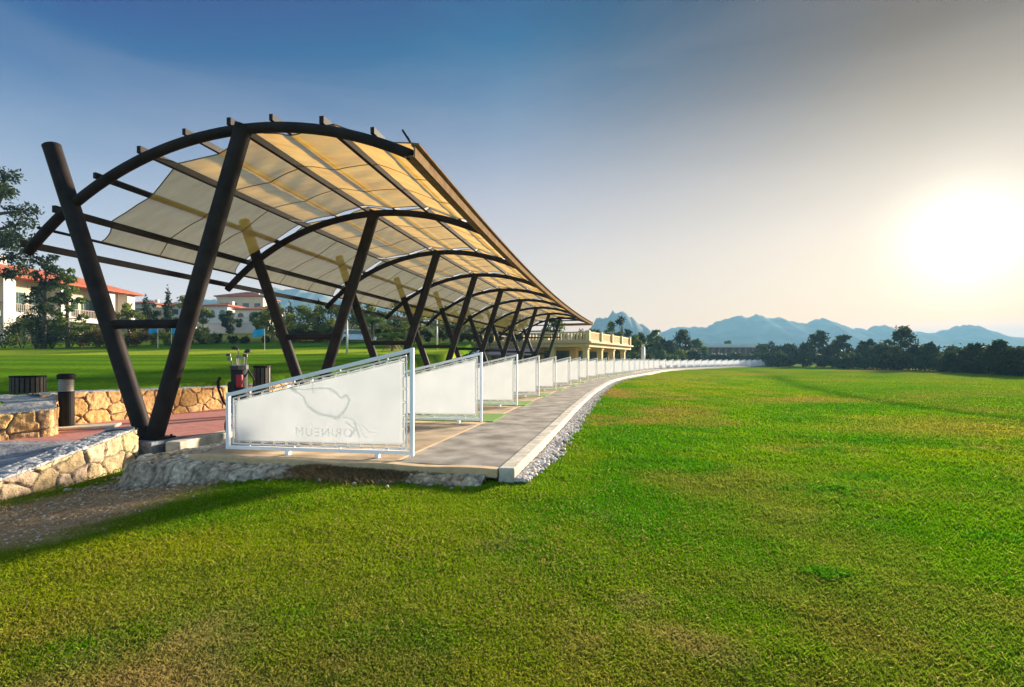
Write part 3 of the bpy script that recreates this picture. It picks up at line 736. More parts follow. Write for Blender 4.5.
# ------------------------------------------------------------------ vegetation
def leaf_cloud(centres, radii, n, size, squash=(1, 1, 1), cols=((.03, .07, .015), (.07, .12, .03)), seed=0, shell=.55):
    rg = np.random.default_rng(seed); centres = np.array(centres); radii = np.array(radii, float)
    w = radii ** 2; w = w / w.sum(); k = rg.choice(len(centres), n, p=w)
    d = rg.normal(size=(n, 3)); d /= np.linalg.norm(d, axis=1)[:, None]; rr = (shell + (1 - shell) * rg.random(n)) * (1 + .18 * rg.normal(size=n))
    p = centres[k] + d * (rr * radii[k])[:, None] * np.array(squash)
    a = rg.normal(size=(n, 3)); a /= np.linalg.norm(a, axis=1)[:, None]; b = np.cross(a, rg.normal(size=(n, 3))); b /= np.linalg.norm(b, axis=1)[:, None]
    s = size * (.6 + .8 * rg.random(n))[:, None]
    V = np.stack([p - a * s, p + b * s * .45, p + a * s, p - b * s * .45], 1).reshape(-1, 3)
    Fq = np.arange(4 * n).reshape(n, 4)
    t = (.65 * rg.random(len(centres))[k] + .35 * rg.random(n))[:, None]
    C = np.array(cols[0])[None] * (1 - t) + np.array(cols[1])[None] * t
    return V, Fq, np.repeat(C, 4, axis=0)
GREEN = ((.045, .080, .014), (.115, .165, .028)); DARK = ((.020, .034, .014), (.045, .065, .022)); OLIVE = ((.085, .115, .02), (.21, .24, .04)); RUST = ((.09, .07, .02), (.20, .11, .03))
def tree(name, label, cat, x, y, z, h, w, kind='round', cols=GREEN, n=1500, leaf=.2, seed=1, group=None, trunk_h=.3):
    rd = random.Random(seed); t = thing(name, label, cat, (x, y, z), 0, group)
    C = []; Rr = []; mb = MB(); tr = max(.05, h * .022)
    lean = (rd.uniform(-.05, .05) * h, rd.uniform(-.05, .05) * h)
    tops = h * (.9 if kind != 'round' else .75)
    trunk = [(lean[0] * f * f, lean[1] * f * f, h * .9 * f - .2) for f in np.linspace(0, 1, 6)]
    if kind not in ('bush',): mb.tube(trunk, tr, 7, scale=[1.2, 1, .85, .65, .45, .2])
    if kind == 'bush':
        for k in range(7):
            C.append((rd.uniform(-.5, .5) * w * .75, rd.uniform(-.5, .5) * w * .6, h * rd.uniform(.2, .72))); Rr.append(min(h, w) * rd.uniform(.18, .34))
        for k in range(5):
            a = rd.uniform(0, 6.28); mb.tube([(0, 0, -.15), (.25 * w * math.cos(a), .25 * w * math.sin(a), h * .6)], tr * .6, 5, scale=[1, .4])
    elif kind == 'round':
        for k in range(20):
            f = rd.uniform(trunk_h, .98); a = rd.uniform(0, 6.28); rw = w * .5 * math.sin(PI * min(.97, (f - trunk_h * .55) / (1.08 - trunk_h * .55))) * rd.uniform(.35, .85)
            c = (rw * math.cos(a), rw * math.sin(a), h * f); C.append(c); Rr.append(w * rd.uniform(.08, .19))
            mb.tube([(lean[0] * .2, lean[1] * .2, h * f * .6), (c[0] * .5, c[1] * .5, h * f * .82), c], tr * .5, 5, scale=[1, .6, .2])
    elif kind == 'pine':      # airy tiers of foliage on long limbs
        for k in range(17):
            f = trunk_h + (1 - trunk_h) * (k + rd.random() * .6) / 17; a = k * 2.4 + rd.uniform(-.4, .4); rw = w * .5 * (1.08 - (f - trunk_h) / (1 - trunk_h)) ** .55 * rd.uniform(.45, 1)
            c = (lean[0] * f + rw * math.cos(a), lean[1] * f + rw * math.sin(a), h * f); C.append(c); Rr.append(w * rd.uniform(.10, .18))
            C.append((c[0] * .62, c[1] * .62, c[2] - .02 * h)); Rr.append(w * rd.uniform(.07, .12))
            mb.tube([(lean[0] * f, lean[1] * f, h * f * .93), c], tr * .45, 5, scale=[1, .3])
    elif kind == 'cypress':
        for k in range(14):
            f = .1 + .88 * k / 13; C.append((0, 0, h * f)); Rr.append(w * .5 * math.sin(PI * min(.96, .22 + f * .74)) * rd.uniform(.8, 1.1))
    mb.build('trunk', M['bark'], t, True)
    V, Fq, Cc = leaf_cloud(C, Rr, n, leaf, (1, 1, .75 if kind in ('pine', 'round') else 1), cols, seed, .35 if kind == 'bush' else .45)
    np_mesh('crown', V, Fq, M['leaf'], Cc, t)
    return t
def palm(label, x, y, z, h, seed, group=None, skirt=False):
    rd = random.Random(seed); t = thing('palm_tree', label, 'palm', (x, y, z), 0, group)
    mb = MB(); mb.tube([(0, 0, -.2), (.05, 0, h * .5), (.0, .05, h)], .16, 8, scale=[1.2, 1, .8]); mb.build('trunk', M['bark'], t, True)
    V = []; Fq = []; C = []
    def frond(a, el, L, col):
        for k in range(14):
            f = k / 13; r = L * f * math.cos(el * (1 - f * .8)); zz = h + L * (math.sin(el) * f - .75 * f * f)
            p = np.array([r * math.cos(a), r * math.sin(a), zz]); side = np.array([-math.sin(a), math.cos(a), -.35]) * L * .26 * math.sin(PI * (.1 + .85 * f)); fw_ = np.array([math.cos(a), math.sin(a), -.5]) * L * .08
            for sg in (1, -1):
                b_ = len(V); sd = side * np.array([sg, sg, 1]); V.extend([p, p + sd * .5 + fw_, p + sd + fw_ * 1.8, p + sd * .4 + fw_ * .2]); Fq.append((b_, b_ + 1, b_ + 2, b_ + 3)); C.extend([col] * 4)
    for k in range(20): frond(rd.uniform(0, 6.28), rd.uniform(-.1, 1.2), rd.uniform(1.5, 2.1), np.array((.06, .10, .02)) * rd.uniform(.7, 1.5))
    if skirt:
        for k in range(16): frond(rd.uniform(0, 6.28), rd.uniform(-1.5, -.7), rd.uniform(1.0, 1.6), np.array((.42, .33, .2)) * rd.uniform(.7, 1.2))
    np_mesh('crown', np.array(V), np.array(Fq), M['leaf'], np.array(C), t)
def at_px(px, y): return (px - 512) / 512 * y      # bearing of a spot seen in the photograph, at distance y
def zt(py, y): return 1.3 + (360 - py) / 512 * y

# dark tree line on the right
TL = 'dark trees along the right edge of the field'
tl = [  # bearing, distance, top row, width, kind, label
 (772, 128, 345, 9, 'round', 'low dark bushy tree right behind the far end of the dividers'),
 (787, 124, 346, 8, 'round', 'dark rounded tree just right of the far divider'),
 (804, 118, 345, 7, 'round', 'dark tree left of the tall airy pine in the treeline'),
 (820, 112, 331, 6.5, 'pine', 'tall airy dark pine, leftmost tall tree of the right treeline'),
 (833, 108, 343, 6, 'round', 'low dark tree between the two leftmost tall trees of the treeline'),
 (844, 104, 337, 6, 'round', 'dark pointed tree right of the leftmost tall pine'),
 (858, 99, 346, 6.5, 'round', 'low dark tree right of the pointed treeline tree'),
 (869, 94, 340, 4.2, 'pine', 'small spiky dark tree with a pointed tip in the treeline'),
 (884, 88, 345, 6, 'round', 'low dark tree left of the tallest open crowned tree'),
 (901, 79, 329, 6.2, 'pine', 'tallest open crowned tree in the middle of the right treeline'),
 (915, 76, 347, 4.6, 'round', 'low dark tree right of the tallest open crowned tree'),
 (930, 72, 344, 3.6, 'pine', 'thin sparse tree right of the tallest open crowned tree'),
 (946, 66, 349, 4.8, 'round', 'low dark tree in the dip of the right treeline'),
 (962, 60, 348, 4.0, 'round', 'small dark tree left of the broad crown near the right edge'),
 (982, 55, 345, 4.6, 'round', 'dark tree forming the left part of the broad crown near the right edge'),
 (1000, 51, 343, 4.2, 'round', 'broad dark tree near the right edge of the photo'),
 (1020, 48, 348, 4.2, 'round', 'dark tree at the right edge of the photo'),
 (1046, 45, 346, 4.4, 'round', 'dark tree cut by the right edge of the photo')]
for k, (px, y, top, w, kind, lab) in enumerate(tl):
    x = at_px(px, y); z = -.25; h = zt(top, y) - z
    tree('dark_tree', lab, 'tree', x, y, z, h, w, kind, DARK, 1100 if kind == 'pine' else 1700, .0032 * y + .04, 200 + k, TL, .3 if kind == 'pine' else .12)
for k in range(22):     # low undergrowth bushes closing the foot of the line
    f = k / 21; px = 776 + 262 * f; y = 118 - 74 * f ** .75; x = at_px(px, y) - .3
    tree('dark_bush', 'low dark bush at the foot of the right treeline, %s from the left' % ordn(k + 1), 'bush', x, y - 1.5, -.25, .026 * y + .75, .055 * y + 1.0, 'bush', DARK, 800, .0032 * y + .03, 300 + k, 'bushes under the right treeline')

# trees beyond the dividers in the middle
mid = [(634, 80, 336, 3.2, 'pine', 'dark narrow tree right beside the yellow clubhouse'), (640, 84, 334, 4.4, 'round', 'dark green tree behind the pale post right of the clubhouse'),
       (652, 86, 331, 4.2, 'pine', 'pointed dark green tree right of the pale post'), (661, 92, 338, 5, 'round', 'bushy green tree between the two pointed trees'),
       (671, 96, 342, 6, 'round', 'wide low green tree left of the tall broad tree'), (684, 92, 331, 6.4, 'pine', 'tall broad dark green tree left of the brown terrace building'),
       (698, 104, 340, 5.5, 'round', 'green tree at the left end of the brown terrace building'), (766, 150, 345, 8, 'round', 'dark tree at the right end of the brown terrace building'),
       (727, 215, 341, 5, 'round', 'small tree rising behind the flat roof of the brown building'), (647, 78, 346, 3.8, 'bush', 'low dark shrub at the foot of the pale post'),
       (662, 84, 348, 5, 'bush', 'low dark shrub behind the middle dividers'), (690, 92, 350, 6, 'bush', 'low dark shrub below the tall broad tree'), (676, 88, 349, 5, 'bush', 'olive shrub mound behind the middle dividers')]
for k, (px, y, top, w, kind, lab) in enumerate(mid):
    if 644 < px < 700: y *= 1.28; w *= 1.2
    tree('green_tree' if kind != 'bush' else 'green_shrub', lab, 'tree' if kind != 'bush' else 'shrub', at_px(px, y), y, -.3, zt(top, y) + .3, w, kind, OLIVE if 'olive' in lab else DARK if k % 2 else GREEN, 1500, .0030 * y + .03, 400 + k, 'trees behind the middle dividers', .12)
for k in range(14):
    px = 700 + k * 5.6; y = 132 + k * .8
    tree('dark_bush', 'dark hedge bush below the brown terrace building, %s from the left' % ordn(k + 1), 'bush', at_px(px, y), y, -.3, zt(351 + (k * 7 % 3), y) + .3, 3.2, 'bush', DARK, 500, .4, 450 + k, 'hedge bushes below the brown building')

# left side: big pine, pines before the apartment block, shrubs
def lz(px, y): return float(fair_z(at_px(px, y), y))
big = [(-14, 46, 166, 7.6, 'pine', 'tall pine with airy crown at the left edge', 5200, .42, DARK), (44, 48, 252, 4.4, 'pine', 'dark spreading pine in front of the apartment block', 2000, .12, DARK),
       (68, 49, 268, 3.8, 'pine', 'rounded pine right of the spreading pine', 1700, .25, GREEN)]
for k, (px, y, top, w, kind, lab, n, th, cl) in enumerate(big):
    z = lz(px, y); tree('pine_tree', lab, 'tree', at_px(px, y), y, z, zt(top, y) - z, w, kind, cl, n, .17, 500 + k, None, th)
sh = [(4, 50, 316, 3.6, DARK), (22, 49, 308, 3.2, GREEN), (36, 48, 305, 3.2, DARK), (52, 49, 312, 3.0, GREEN), (70, 50, 316, 3.2, OLIVE), (86, 51, 322, 3, RUST), (98, 51, 324, 3, RUST), (112, 52, 324, 2.8, OLIVE), (134, 52, 327, 3, RUST), (150, 53, 330, 2.8, RUST), (168, 53, 330, 2.6, OLIVE), (190, 54, 328, 3, RUST), (206, 54, 326, 2.8, OLIVE), (222, 55, 330, 3, DARK), (240, 55, 331, 2.8, DARK)]
for k, (px, y, top, w, cl) in enumerate(sh):
    z = lz(px, y); nm = {id(GREEN): 'mid green', id(DARK): 'dark green', id(OLIVE): 'olive green', id(RUST): 'rusty green'}[id(cl)]
    tree('garden_shrub', '%s shrub along the far fairway edge, %s from the left' % (nm, ordn(k + 1)), 'shrub', at_px(px, y), y, z - .1, zt(top, y) - z, w, 'bush', cl, 900, .13, 520 + k, 'shrubs along the far fairway edge')
for k, (px, y, top, w, kind, lab, cl) in enumerate([
        (203, 78, 309, 3.0, 'round', 'small tree in front of the left white villa', OLIVE), (231, 80, 312, 3.2, 'round', 'small dark tree between the two white villas', DARK), (262, 78, 310, 3.4, 'round', 'small tree in front of the right end of the villas', GREEN),
        (128, 58, 302, 3.4, 'round', 'bright green tree right of the apartment block', OLIVE), (146, 64, 294, 1.6, 'cypress', 'dark cypress between the apartment block and the villas', DARK),
        (154, 66, 305, 2.4, 'round', 'small tree right of the dark cypress', DARK), (168, 70, 284, 1.3, 'cypress', 'tall thin spire tree seen between the first columns', DARK),
        (184, 66, 298, 3.6, 'round', 'leafy green tree left of the white villas', OLIVE), (272, 60, 303, 4.2, 'round', 'leafy tree right of the white villas', OLIVE),
        (290, 64, 301, 1.5, 'cypress', 'cypress right of the leafy tree by the villas', DARK), (300, 58, 309, 4.6, 'round', 'yellow green tree behind the brown hedge', OLIVE),
        (318, 62, 298, 1.8, 'cypress', 'dark cypress behind the brown hedge', DARK), (330, 58, 306, 5, 'round', 'round green tree left of the pale lamp post', OLIVE),
        (352, 66, 300, 5.5, 'round', 'green tree directly behind the parked car', GREEN), (374, 62, 304, 5.4, 'round', 'bright green tree under the second canopy bay', OLIVE),
        (398, 66, 302, 5.6, 'round', 'green tree behind the pale skirted palm', GREEN), (420, 62, 306, 6, 'round', 'broad bright tree behind the third column pair', OLIVE),
        (446, 70, 305, 7, 'round', 'dark green tree behind the fourth column pair', GREEN), (470, 74, 308, 7, 'round', 'green tree behind the fifth column pair', GREEN),
        (494, 80, 312, 7, 'round', 'dark tree behind the sixth column pair', DARK), (514, 84, 314, 6.5, 'round', 'dark tree behind the seventh column pair', DARK),
        (556, 88, 319, 6, 'round', 'large round tree behind the left wing of the clubhouse', GREEN), (583, 96, 327, 5, 'round', 'small tree behind the clubhouse corner', DARK),
        (614, 92, 323, 4.2, 'round', 'tree with a flat top behind the clubhouse parapet', GREEN), (622, 94, 318, 5, 'round', 'bushy tree behind the right end of the clubhouse parapet', DARK)]):
    x = at_px(px, y); z = float(fair_z(x, y)) if px < 470 else 0.0
    tree('cypress_tree' if kind == 'cypress' else 'leafy_tree', lab, 'tree', x, y, z - .2, zt(top, y) - z + .2, w, kind, cl, 1500 if kind != 'cypress' else 800, .0026 * y + .02, 560 + k, None, .15)
palm('palm with a pale dry skirt behind the dividers', at_px(392, 44), 44, lz(392, 44) - .2, 1.4, 5, None, True)
palm('palm with green fronds under the second canopy bay', at_px(372, 50), 50, lz(372, 50), 2.6, 6)
def hedge(label, px0, y0, px1, y1, h, cols, seed, n, d=1.4):
    a = np.array([at_px(px0, y0), y0]); b_ = np.array([at_px(px1, y1), y1]); m = (a + b_) / 2; L = np.linalg.norm(b_ - a); z = float(fair_z(m[0], m[1])) - .2
    dirv = (b_ - a) / L; t = thing('hedge', label, 'hedge', (m[0], m[1], z), math.atan2(dirv[1], dirv[0]))
    mb = MB(); 
    for k in range(int(L / 1.2)): mb.tube([(-L / 2 + k * 1.2, 0, -.2), (-L / 2 + k * 1.2 + .1, .1, h * .7)], .05, 5)
    mb.build('stems', M['bark'], t)
    rg = random.Random(seed); C = []; Rr = []
    for k in range(int(L * 3)): C.append((-L / 2 + L * rg.random(), rg.uniform(-d, d) * .4, rg.uniform(.25, .85) * h)); Rr.append(rg.uniform(.3, .5) * h * .6)
    V, Fq, Cc = leaf_cloud(C, Rr, n, .16, (1, .8, 1), cols, seed, .4); np_mesh('leaves', V, Fq, M['leaf'], Cc, t)
hedge('dark brown clipped hedge beyond the far green', 262, 56, 340, 56, 1.9, ((.03, .028, .012), (.085, .06, .025)), 61, 5200)
hedge('dark green hedge behind the third to sixth column pairs', 372, 52, 520, 60, 1.6, ((.025, .035, .012), (.07, .075, .02)), 62, 6500)

# ------------------------------------------------------------------ buildings
def bbuild(mb, name, m, parent, **k): return mb.build(name, m, parent, **k)
# two storey apartment block, facade facing right (local x along the facade towards the far end, local -y towards the viewer side)
bx, by = -55.5, 56.0; bz = float(fair_z(bx, by)) - .3; top = 10.6 - bz
apt = thing('apartment_building', 'two storey cream apartment block with orange tiled roof and balconies', 'building', (bx, by, bz), R(84))
LA = 16.8
mb = MB(); mb.span(-14, LA, 1.2, 10, 0, top - .15); mb.build('wall', M['cream_wall'], apt)
mb = MB()
for x in (-12.5, -6.5, -.3, 6.1, 12.3, 15.5):
    mb = MB(); mb.span(x, x + 1.25, -.25, 1.3, 0, top - .1); mb.build('pilaster', M['white_wall'], apt)
mb = MB(); mb.span(-14, LA - .4, -.1, 1.25, 3.15, 3.75); mb.build('balcony_slab', M['white_wall'], apt)
for x in (-11.2, -5.2, 1.0, 7.4):
    w = 4.9
    mb = MB(); 
    for k in range(int(w / .22)): mb.span(x + k * .22, x + k * .22 + .07, -.06, .0, 3.76, 4.62)
    mb.span(x - .05, x + w, -.08, .02, 4.63, 4.72); mb.build('balcony_railing', M['rail'], apt)
    for z0, z1 in ((.5, 2.7), (4.0, 6.2)):
        for q in (.5, 2.8):
            mb = MB(); mb.span(x + q, x + q + 1.7, 1.08, 1.198, z0, z1); wf = mb.build('window', M['wframe'], apt)
            mb = MB(); mb.span(x + q + .1, x + q + .8, 1.05, 1.079, z0 + .1, z1 - .1); mb.span(x + q + .9, x + q + 1.6, 1.05, 1.079, z0 + .1, z1 - .1); mb.build('pane', M['window'], wf)
mb = MB(); zr = top - .15
def hip(mb, x0, x1, y0, y1, z, h, ov=.9):
    x0 -= ov; x1 += ov; y0 -= ov; y1 += ov; r = (y1 - y0) / 2
    vs = [(x0, y0, z), (x1, y0, z), (x1, y1, z), (x0, y1, z), (x0 + r, (y0 + y1) / 2, z + h), (x1 - r, (y0 + y1) / 2, z + h)]
    vs += [(a, b, c - .22) for a, b, c in vs[:4]]
    mb.add(vs, [(0, 1, 5, 4), (1, 2, 5), (2, 3, 4, 5), (3, 0, 4), (6, 7, 1, 0), (7, 8, 2, 1), (8, 9, 3, 2), (9, 6, 0, 3), (9, 8, 7, 6)])
hip(mb, -14, LA, -.1, 10, zr + .22, 2.0, .8); mb.build('roof', M['roof'], apt)
mb = MB(); mb.span(3, 3.9, 4.5, 5.2, zr + 1.2, zr + 3.1); mb.build('chimney', M['white_wall'], apt)

def villa(label, px, y, pybase, pytop, w, dep, rz, wallm, nwin, arched, seed, group):
    x = at_px(px, y); z = zt(pybase, y); h = zt(pytop, y) - z
    t = thing('villa', label, 'house', (x, y, z), rz, group)
    mb = MB(); mb.span(-w / 2, w / 2, 0, dep, -4, h * .78); mb.build('wall', wallm, t)
    mb = MB(); hip(mb, -w / 2, w / 2, 0, dep, h * .78 + .22, h * .24, .5); rf = mb.build('roof', M['roof'], t)
    mb = MB(); mb.span(w * .2, w * .2 + .7, dep * .4, dep * .4 + .6, h * .8, h * 1.12); mb.build('chimney', wallm, t)
    for k in range(nwin):
        xx = -w / 2 + w * (k + .5) / nwin; ww = w / nwin * .26; z0 = h * .22; z1 = h * .55
        mb = MB()
        if arched:
            poly = [(-ww, 0), (ww, 0)] + [(ww * math.cos(a), (z1 - z0) * .72 + ww * math.sin(a)) for a in np.linspace(0, PI, 9)]
            n = len(poly); mb.add([(xx + p[0], -.06, z0 + p[1]) for p in poly] + [(xx + p[0], .02, z0 + p[1]) for p in poly], [tuple(range(n))] + [(i, i + n, (i + 1) % n + n, (i + 1) % n) for i in range(n)])
        else: mb.span(xx - ww, xx + ww, -.06, .02, z0, z1)
        wf = mb.build('window', M['window'], t)
    mb = MB(); mb.span(-w / 2 - .1, w / 2 + .1, -.12, -.002, h * .74, h * .78); mb.build('cornice', M['white_wall'], t)
    return t
G_ = 'houses on the slope behind the fairway'
villa('white villa with red tiled roof, left of the two white villas', 212, 100, 322, 302, 6.6, 8, R(-8), M['white_wall'], 3, True, 1, G_)
villa('white villa with dark arched windows, right of the two white villas', 252, 98, 324, 306, 6.2, 8, R(6), M['white_wall'], 3, True, 2, G_)
villa('tan house with tiled roof rising above the white villas', 240, 120, 318, 291, 10.5, 9, R(4), M['cream_wall'], 4, False, 3, G_)
villa('low pale house with red roof right of the apartment block', 138, 112, 318, 300, 7, 8, R(0), M['cream_wall'], 3, False, 4, G_)
villa('low pale house behind the thin spire tree', 160, 118, 318, 302, 10, 8, R(0), M['white_wall'], 3, False, 5, G_)
t = thing('garden_wall', 'white stepped garden wall below the white villas', 'wall', (at_px(232, 84), 84, zt(333, 84)))
mb = MB(); mb.span(-5.2, 4.4, 0, .4, -2, 1.5); mb.span(-2.2, 5.2, 1.5, 1.9, -2, 2.6); mb.build('wall_face', M['white_wall'], t, bevel=.03)
mb = MB(); mb.span(-5.3, 4.5, -.1, .5, 1.502, 1.62); mb.span(-2.3, 5.3, 1.4, 2.0, 2.602, 2.72); mb.build('wall_cap', M['cream_wall'], t)

# clubhouse: colonnade on two sides, terrace parapet above
ch = thing('clubhouse', 'yellow flat roofed clubhouse with columns and a balustraded terrace', 'building', (8.6, 58, -.3), R(64))
# local x runs along the right wing (away), local y along the left wing (to the left)
LR, LW, HS = 20.0, 15.0, 3.45
mb = MB(); mb.span(2.2, LR, 2.2, LW, 0, HS); mb.build('wall', M['yellow_wall'], ch)
cols_ = [(.35, .35)] + [(x, .35) for x in (6.0, 11.6, 17.6)] + [(.35, y) for y in (4.4, 8.6, 13.0)]
for x, y in cols_:
    mb = MB(); mb.span(x - .3, x + .3, y - .3, y + .3, 0, HS - .02); mb.span(x - .4, x + .4, y - .4, y + .4, 2.85, 3.05); mb.span(x - .4, x + .4, y - .4, y + .4, 0, .3); mb.build('column', M['yellow_wall'], ch)
mb = MB(); mb.span(-.2, LR + .4, -.2, LW + .4, HS - .35, HS + .1); mb.build('terrace_slab', M['yellow_wall'], ch)
mb = MB(); mb.span(-.5, LR + .7, -.5, LW + .7, HS + .1, HS + .3); mb.build('cornice', M['joint'], ch)
pr = MB()
pr.span(-.1, LR + .2, -.1, .1, HS + .3, HS + .5); pr.span(-.1, LR + .2, -.1, .1, HS + 1.25, HS + 1.4); pr.span(-.1, .1, .1, LW, HS + .3, HS + .5); pr.span(-.1, .1, .1, LW, HS + 1.25, HS + 1.4)
for k in range(int(LR / .4)): pr.span(k * .4 - .02, k * .4 + .2, -.08, .08, HS + .5, HS + 1.25)
for k in range(1, int(LW / .4)): pr.span(-.08, .08, k * .4 - .02, k * .4 + .2, HS + .5, HS + 1.25)
for k in range(5): pr.span(k * 5 - .25, k * 5 + .25, -.25, .25, HS + .3, HS + 1.5)
for k in (1, 2): pr.span(-.25, .25, k * 5 - .25, k * 5 + .25, HS + .3, HS + 1.5)
pr.build('balustrade', M['yellow_wall'], ch)
for x in (3.2, 7.6, 12.8):
    mb = MB(); mb.span(x, x + 3.2, 2.1, 2.198, .1, 2.7); wf = mb.build('window', M['darkroom'], ch)
    mb = MB(); mb.span(x + .15, x + 1.5, 2.06, 2.099, .3, 2.5); mb.span(x + 1.7, x + 3.05, 2.06, 2.099, .3, 2.5); mb.build('pane', M['window'], wf)
for y in (3.0, 7.4):
    mb = MB(); mb.span(2.1, 2.198, y, y + 3.2, .1, 2.7); wf = mb.build('window', M['darkroom'], ch)
    mb = MB(); mb.span(2.06, 2.099, y + .15, y + 1.5, .3, 2.5); mb.span(2.06, 2.099, y + 1.7, y + 3.05, .3, 2.5); mb.build('pane', M['window'], wf)
mb = MB(); mb.add([(-1.8, 6.2, 2.3), (-.4, 6.2, 3.0), (-.4, 12, 3.0), (-1.8, 12, 2.3), (-1.8, 6.2, 2.15), (-.4, 6.2, 2.9), (-.4, 12, 2.9), (-1.8, 12, 2.15)], [(0, 1, 2, 3), (7, 6, 5, 4), (0, 3, 7, 4), (0, 4, 5, 1), (3, 2, 6, 7), (1, 5, 6, 2)]); mb.build('awning', M['awning'], ch)
def wloc(ax, ay, az):
    c, s_ = math.cos(R(64)), math.sin(R(64)); return (8.6 + ax * c - ay * s_, 58 + ax * s_ + ay * c, -.3 + az)
for k, (ax, ay, hh, lab) in enumerate([(3, 1.2, 1.9, 'bushy plant on the clubhouse terrace near its corner'), (8, 1.2, 2.0, 'bushy plant on the middle of the clubhouse terrace'), (13, 1.2, 2.3, 'taller bushy plant on the clubhouse terrace'), (17.5, 1.2, 1.9, 'bushy plant at the right end of the clubhouse terrace'), (1.2, 5, 1.9, 'bushy plant on the left side of the clubhouse terrace')]):
    x, y, z = wloc(ax, ay, HS + .3); tree('terrace_plant', lab, 'plant', x, y, z + .1, hh, 1.9, 'bush', DARK, 500, .16, 640 + k, 'plants on the clubhouse terrace')
# cream side building left of the clubhouse
t = thing('side_building', 'plain pale yellow building behind the last canopy columns', 'building', (at_px(528, 74), 74, -.3), R(20))
mb = MB(); mb.span(-5, 5.5, 0, 7, 0, 4.6); mb.build('wall', M['yellow_wall'], t); mb = MB(); mb.span(-5.3, 5.8, -.3, 7.3, 4.6, 4.95); mb.build('roof', M['pink_wall'], t)
mb = MB(); mb.span(1.0, 3.6, -.08, -.002, .4, 2.6); mb.build('window', M['window'], t)
# long brown terrace building on the right
t = thing('terrace_building', 'long brown building with arches and a white flat roof beyond the dividers', 'building', (at_px(698, 178), 178, -.3), R(4))
mb = MB(); mb.span(0, 23, 1.5, 12, 0, 6.0); mb.build('wall', M['brown_wall'], t)
mb = MB(); mb.span(-.6, 24.5, -.6, 12.5, 6.0, 6.5); mb.span(3, 23.5, 2, 11, 6.5, 7.3); mb.build('roof', M['white_wall'], t)
for k in range(10):
    mb = MB(); x = .2 + k * 2.4; mb.span(x, x + .6, .2, 1.498, 0, 5.99); mb.build('pillar', M['brown_wall'], t)
    if k < 9:
        mb = MB(); mb.span(x + .9, x + 2.1, 1.4, 1.498, 3.4, 5.2); mb.span(x + .9, x + 2.1, 1.4, 1.498, .2, 2.4); mb.build('window', M['window'], t)
mb = MB(); mb.span(0, 23, .1, 1.497, 2.7, 3.0); mb.build('balcony_slab', M['pink_wall'], t)
mb = MB(); mb.span(23.0, 27.5, 2, 9, 0, 5.4); mb.build('wall_annex', M['white_wall'], t)

# lamp posts, car
def lamp(label, px, y, top, zb, r=.06):
    x = at_px(px, y); t = thing('lamp_post', label, 'lamp post', (x, y, zb), 0, 'lamp posts behind the canopy')
    h = zt(top, y) - zb; mb = MB(); mb.tube([(0, 0, 0), (0, 0, h)], r, 8, scale=[1.2, .85]); mb.build('post', M['pole'], t, True)
    mb = MB(); mb.cyl((0, 0), .16, h, h + .3, 10, 0, .22); mb.cyl((0, 0), .25, h + .3, h + .36, 10); mb.build('lantern', M['pole'], t)
lamp('pale lamp post beside the parked car', 347, 40, 314, lz(347, 40), .075)
lamp('pale lamp post behind the third column pair', 437, 46, 318, lz(437, 46), .07)
lamp('pale thick post right of the clubhouse', 643, 74, 347, -.3, .30)
cz = lz(357, 56); car = thing('parked_car', 'small white car parked beyond the dividers', 'car', (at_px(358, 56), 56, cz), R(12))
def car_profile(pts, w0, w1, name, m, inset=0):
    n = len(pts); mb = MB(); vs = [(x, -w0 / 2 if z < .75 else -w1 / 2, z) for x, z in pts] + [(x, w0 / 2 if z < .75 else w1 / 2, z) for x, z in pts]
    mb.add(vs, [tuple(range(n)), tuple(range(2 * n - 1, n - 1, -1))] + [(i, i + n, (i + 1) % n + n, (i + 1) % n) for i in range(n)]); return mb.build(name, m, car, bevel=.04)
car_profile([(-1.9, .25), (1.85, .25), (1.95, .6), (1.0, .85), (.45, 1.35), (-1.2, 1.4), (-1.85, .95), (-1.95, .6)], 1.7, 1.45, 'body', M['carpaint'])
mb = MB()
for sy in (-1, 1):
    yy = sy * .79; mb.add([(.78, yy, .88), (.35, yy, 1.26), (-1.05, yy, 1.3), (-1.5, yy, .9)], [(0, 1, 2, 3)])
mb.add([(1.02, -.6, .9), (1.02, .6, .9), (.52, .55, 1.3), (.52, -.55, 1.3)], [(0, 1, 2, 3)]); mb.build('window', M['carglass'], car)
for x in (-1.2, 1.2):
    for yy in (-.78, .78):
        mb = MB(); mb.sweep([(x, yy - .1, .3), (x, yy + .1, .3)], [(.3 * math.cos(a), .3 * math.sin(a)) for a in np.linspace(0, 2 * PI, 17)[:-1]]); mb.build('wheel', M['tyre'], car)

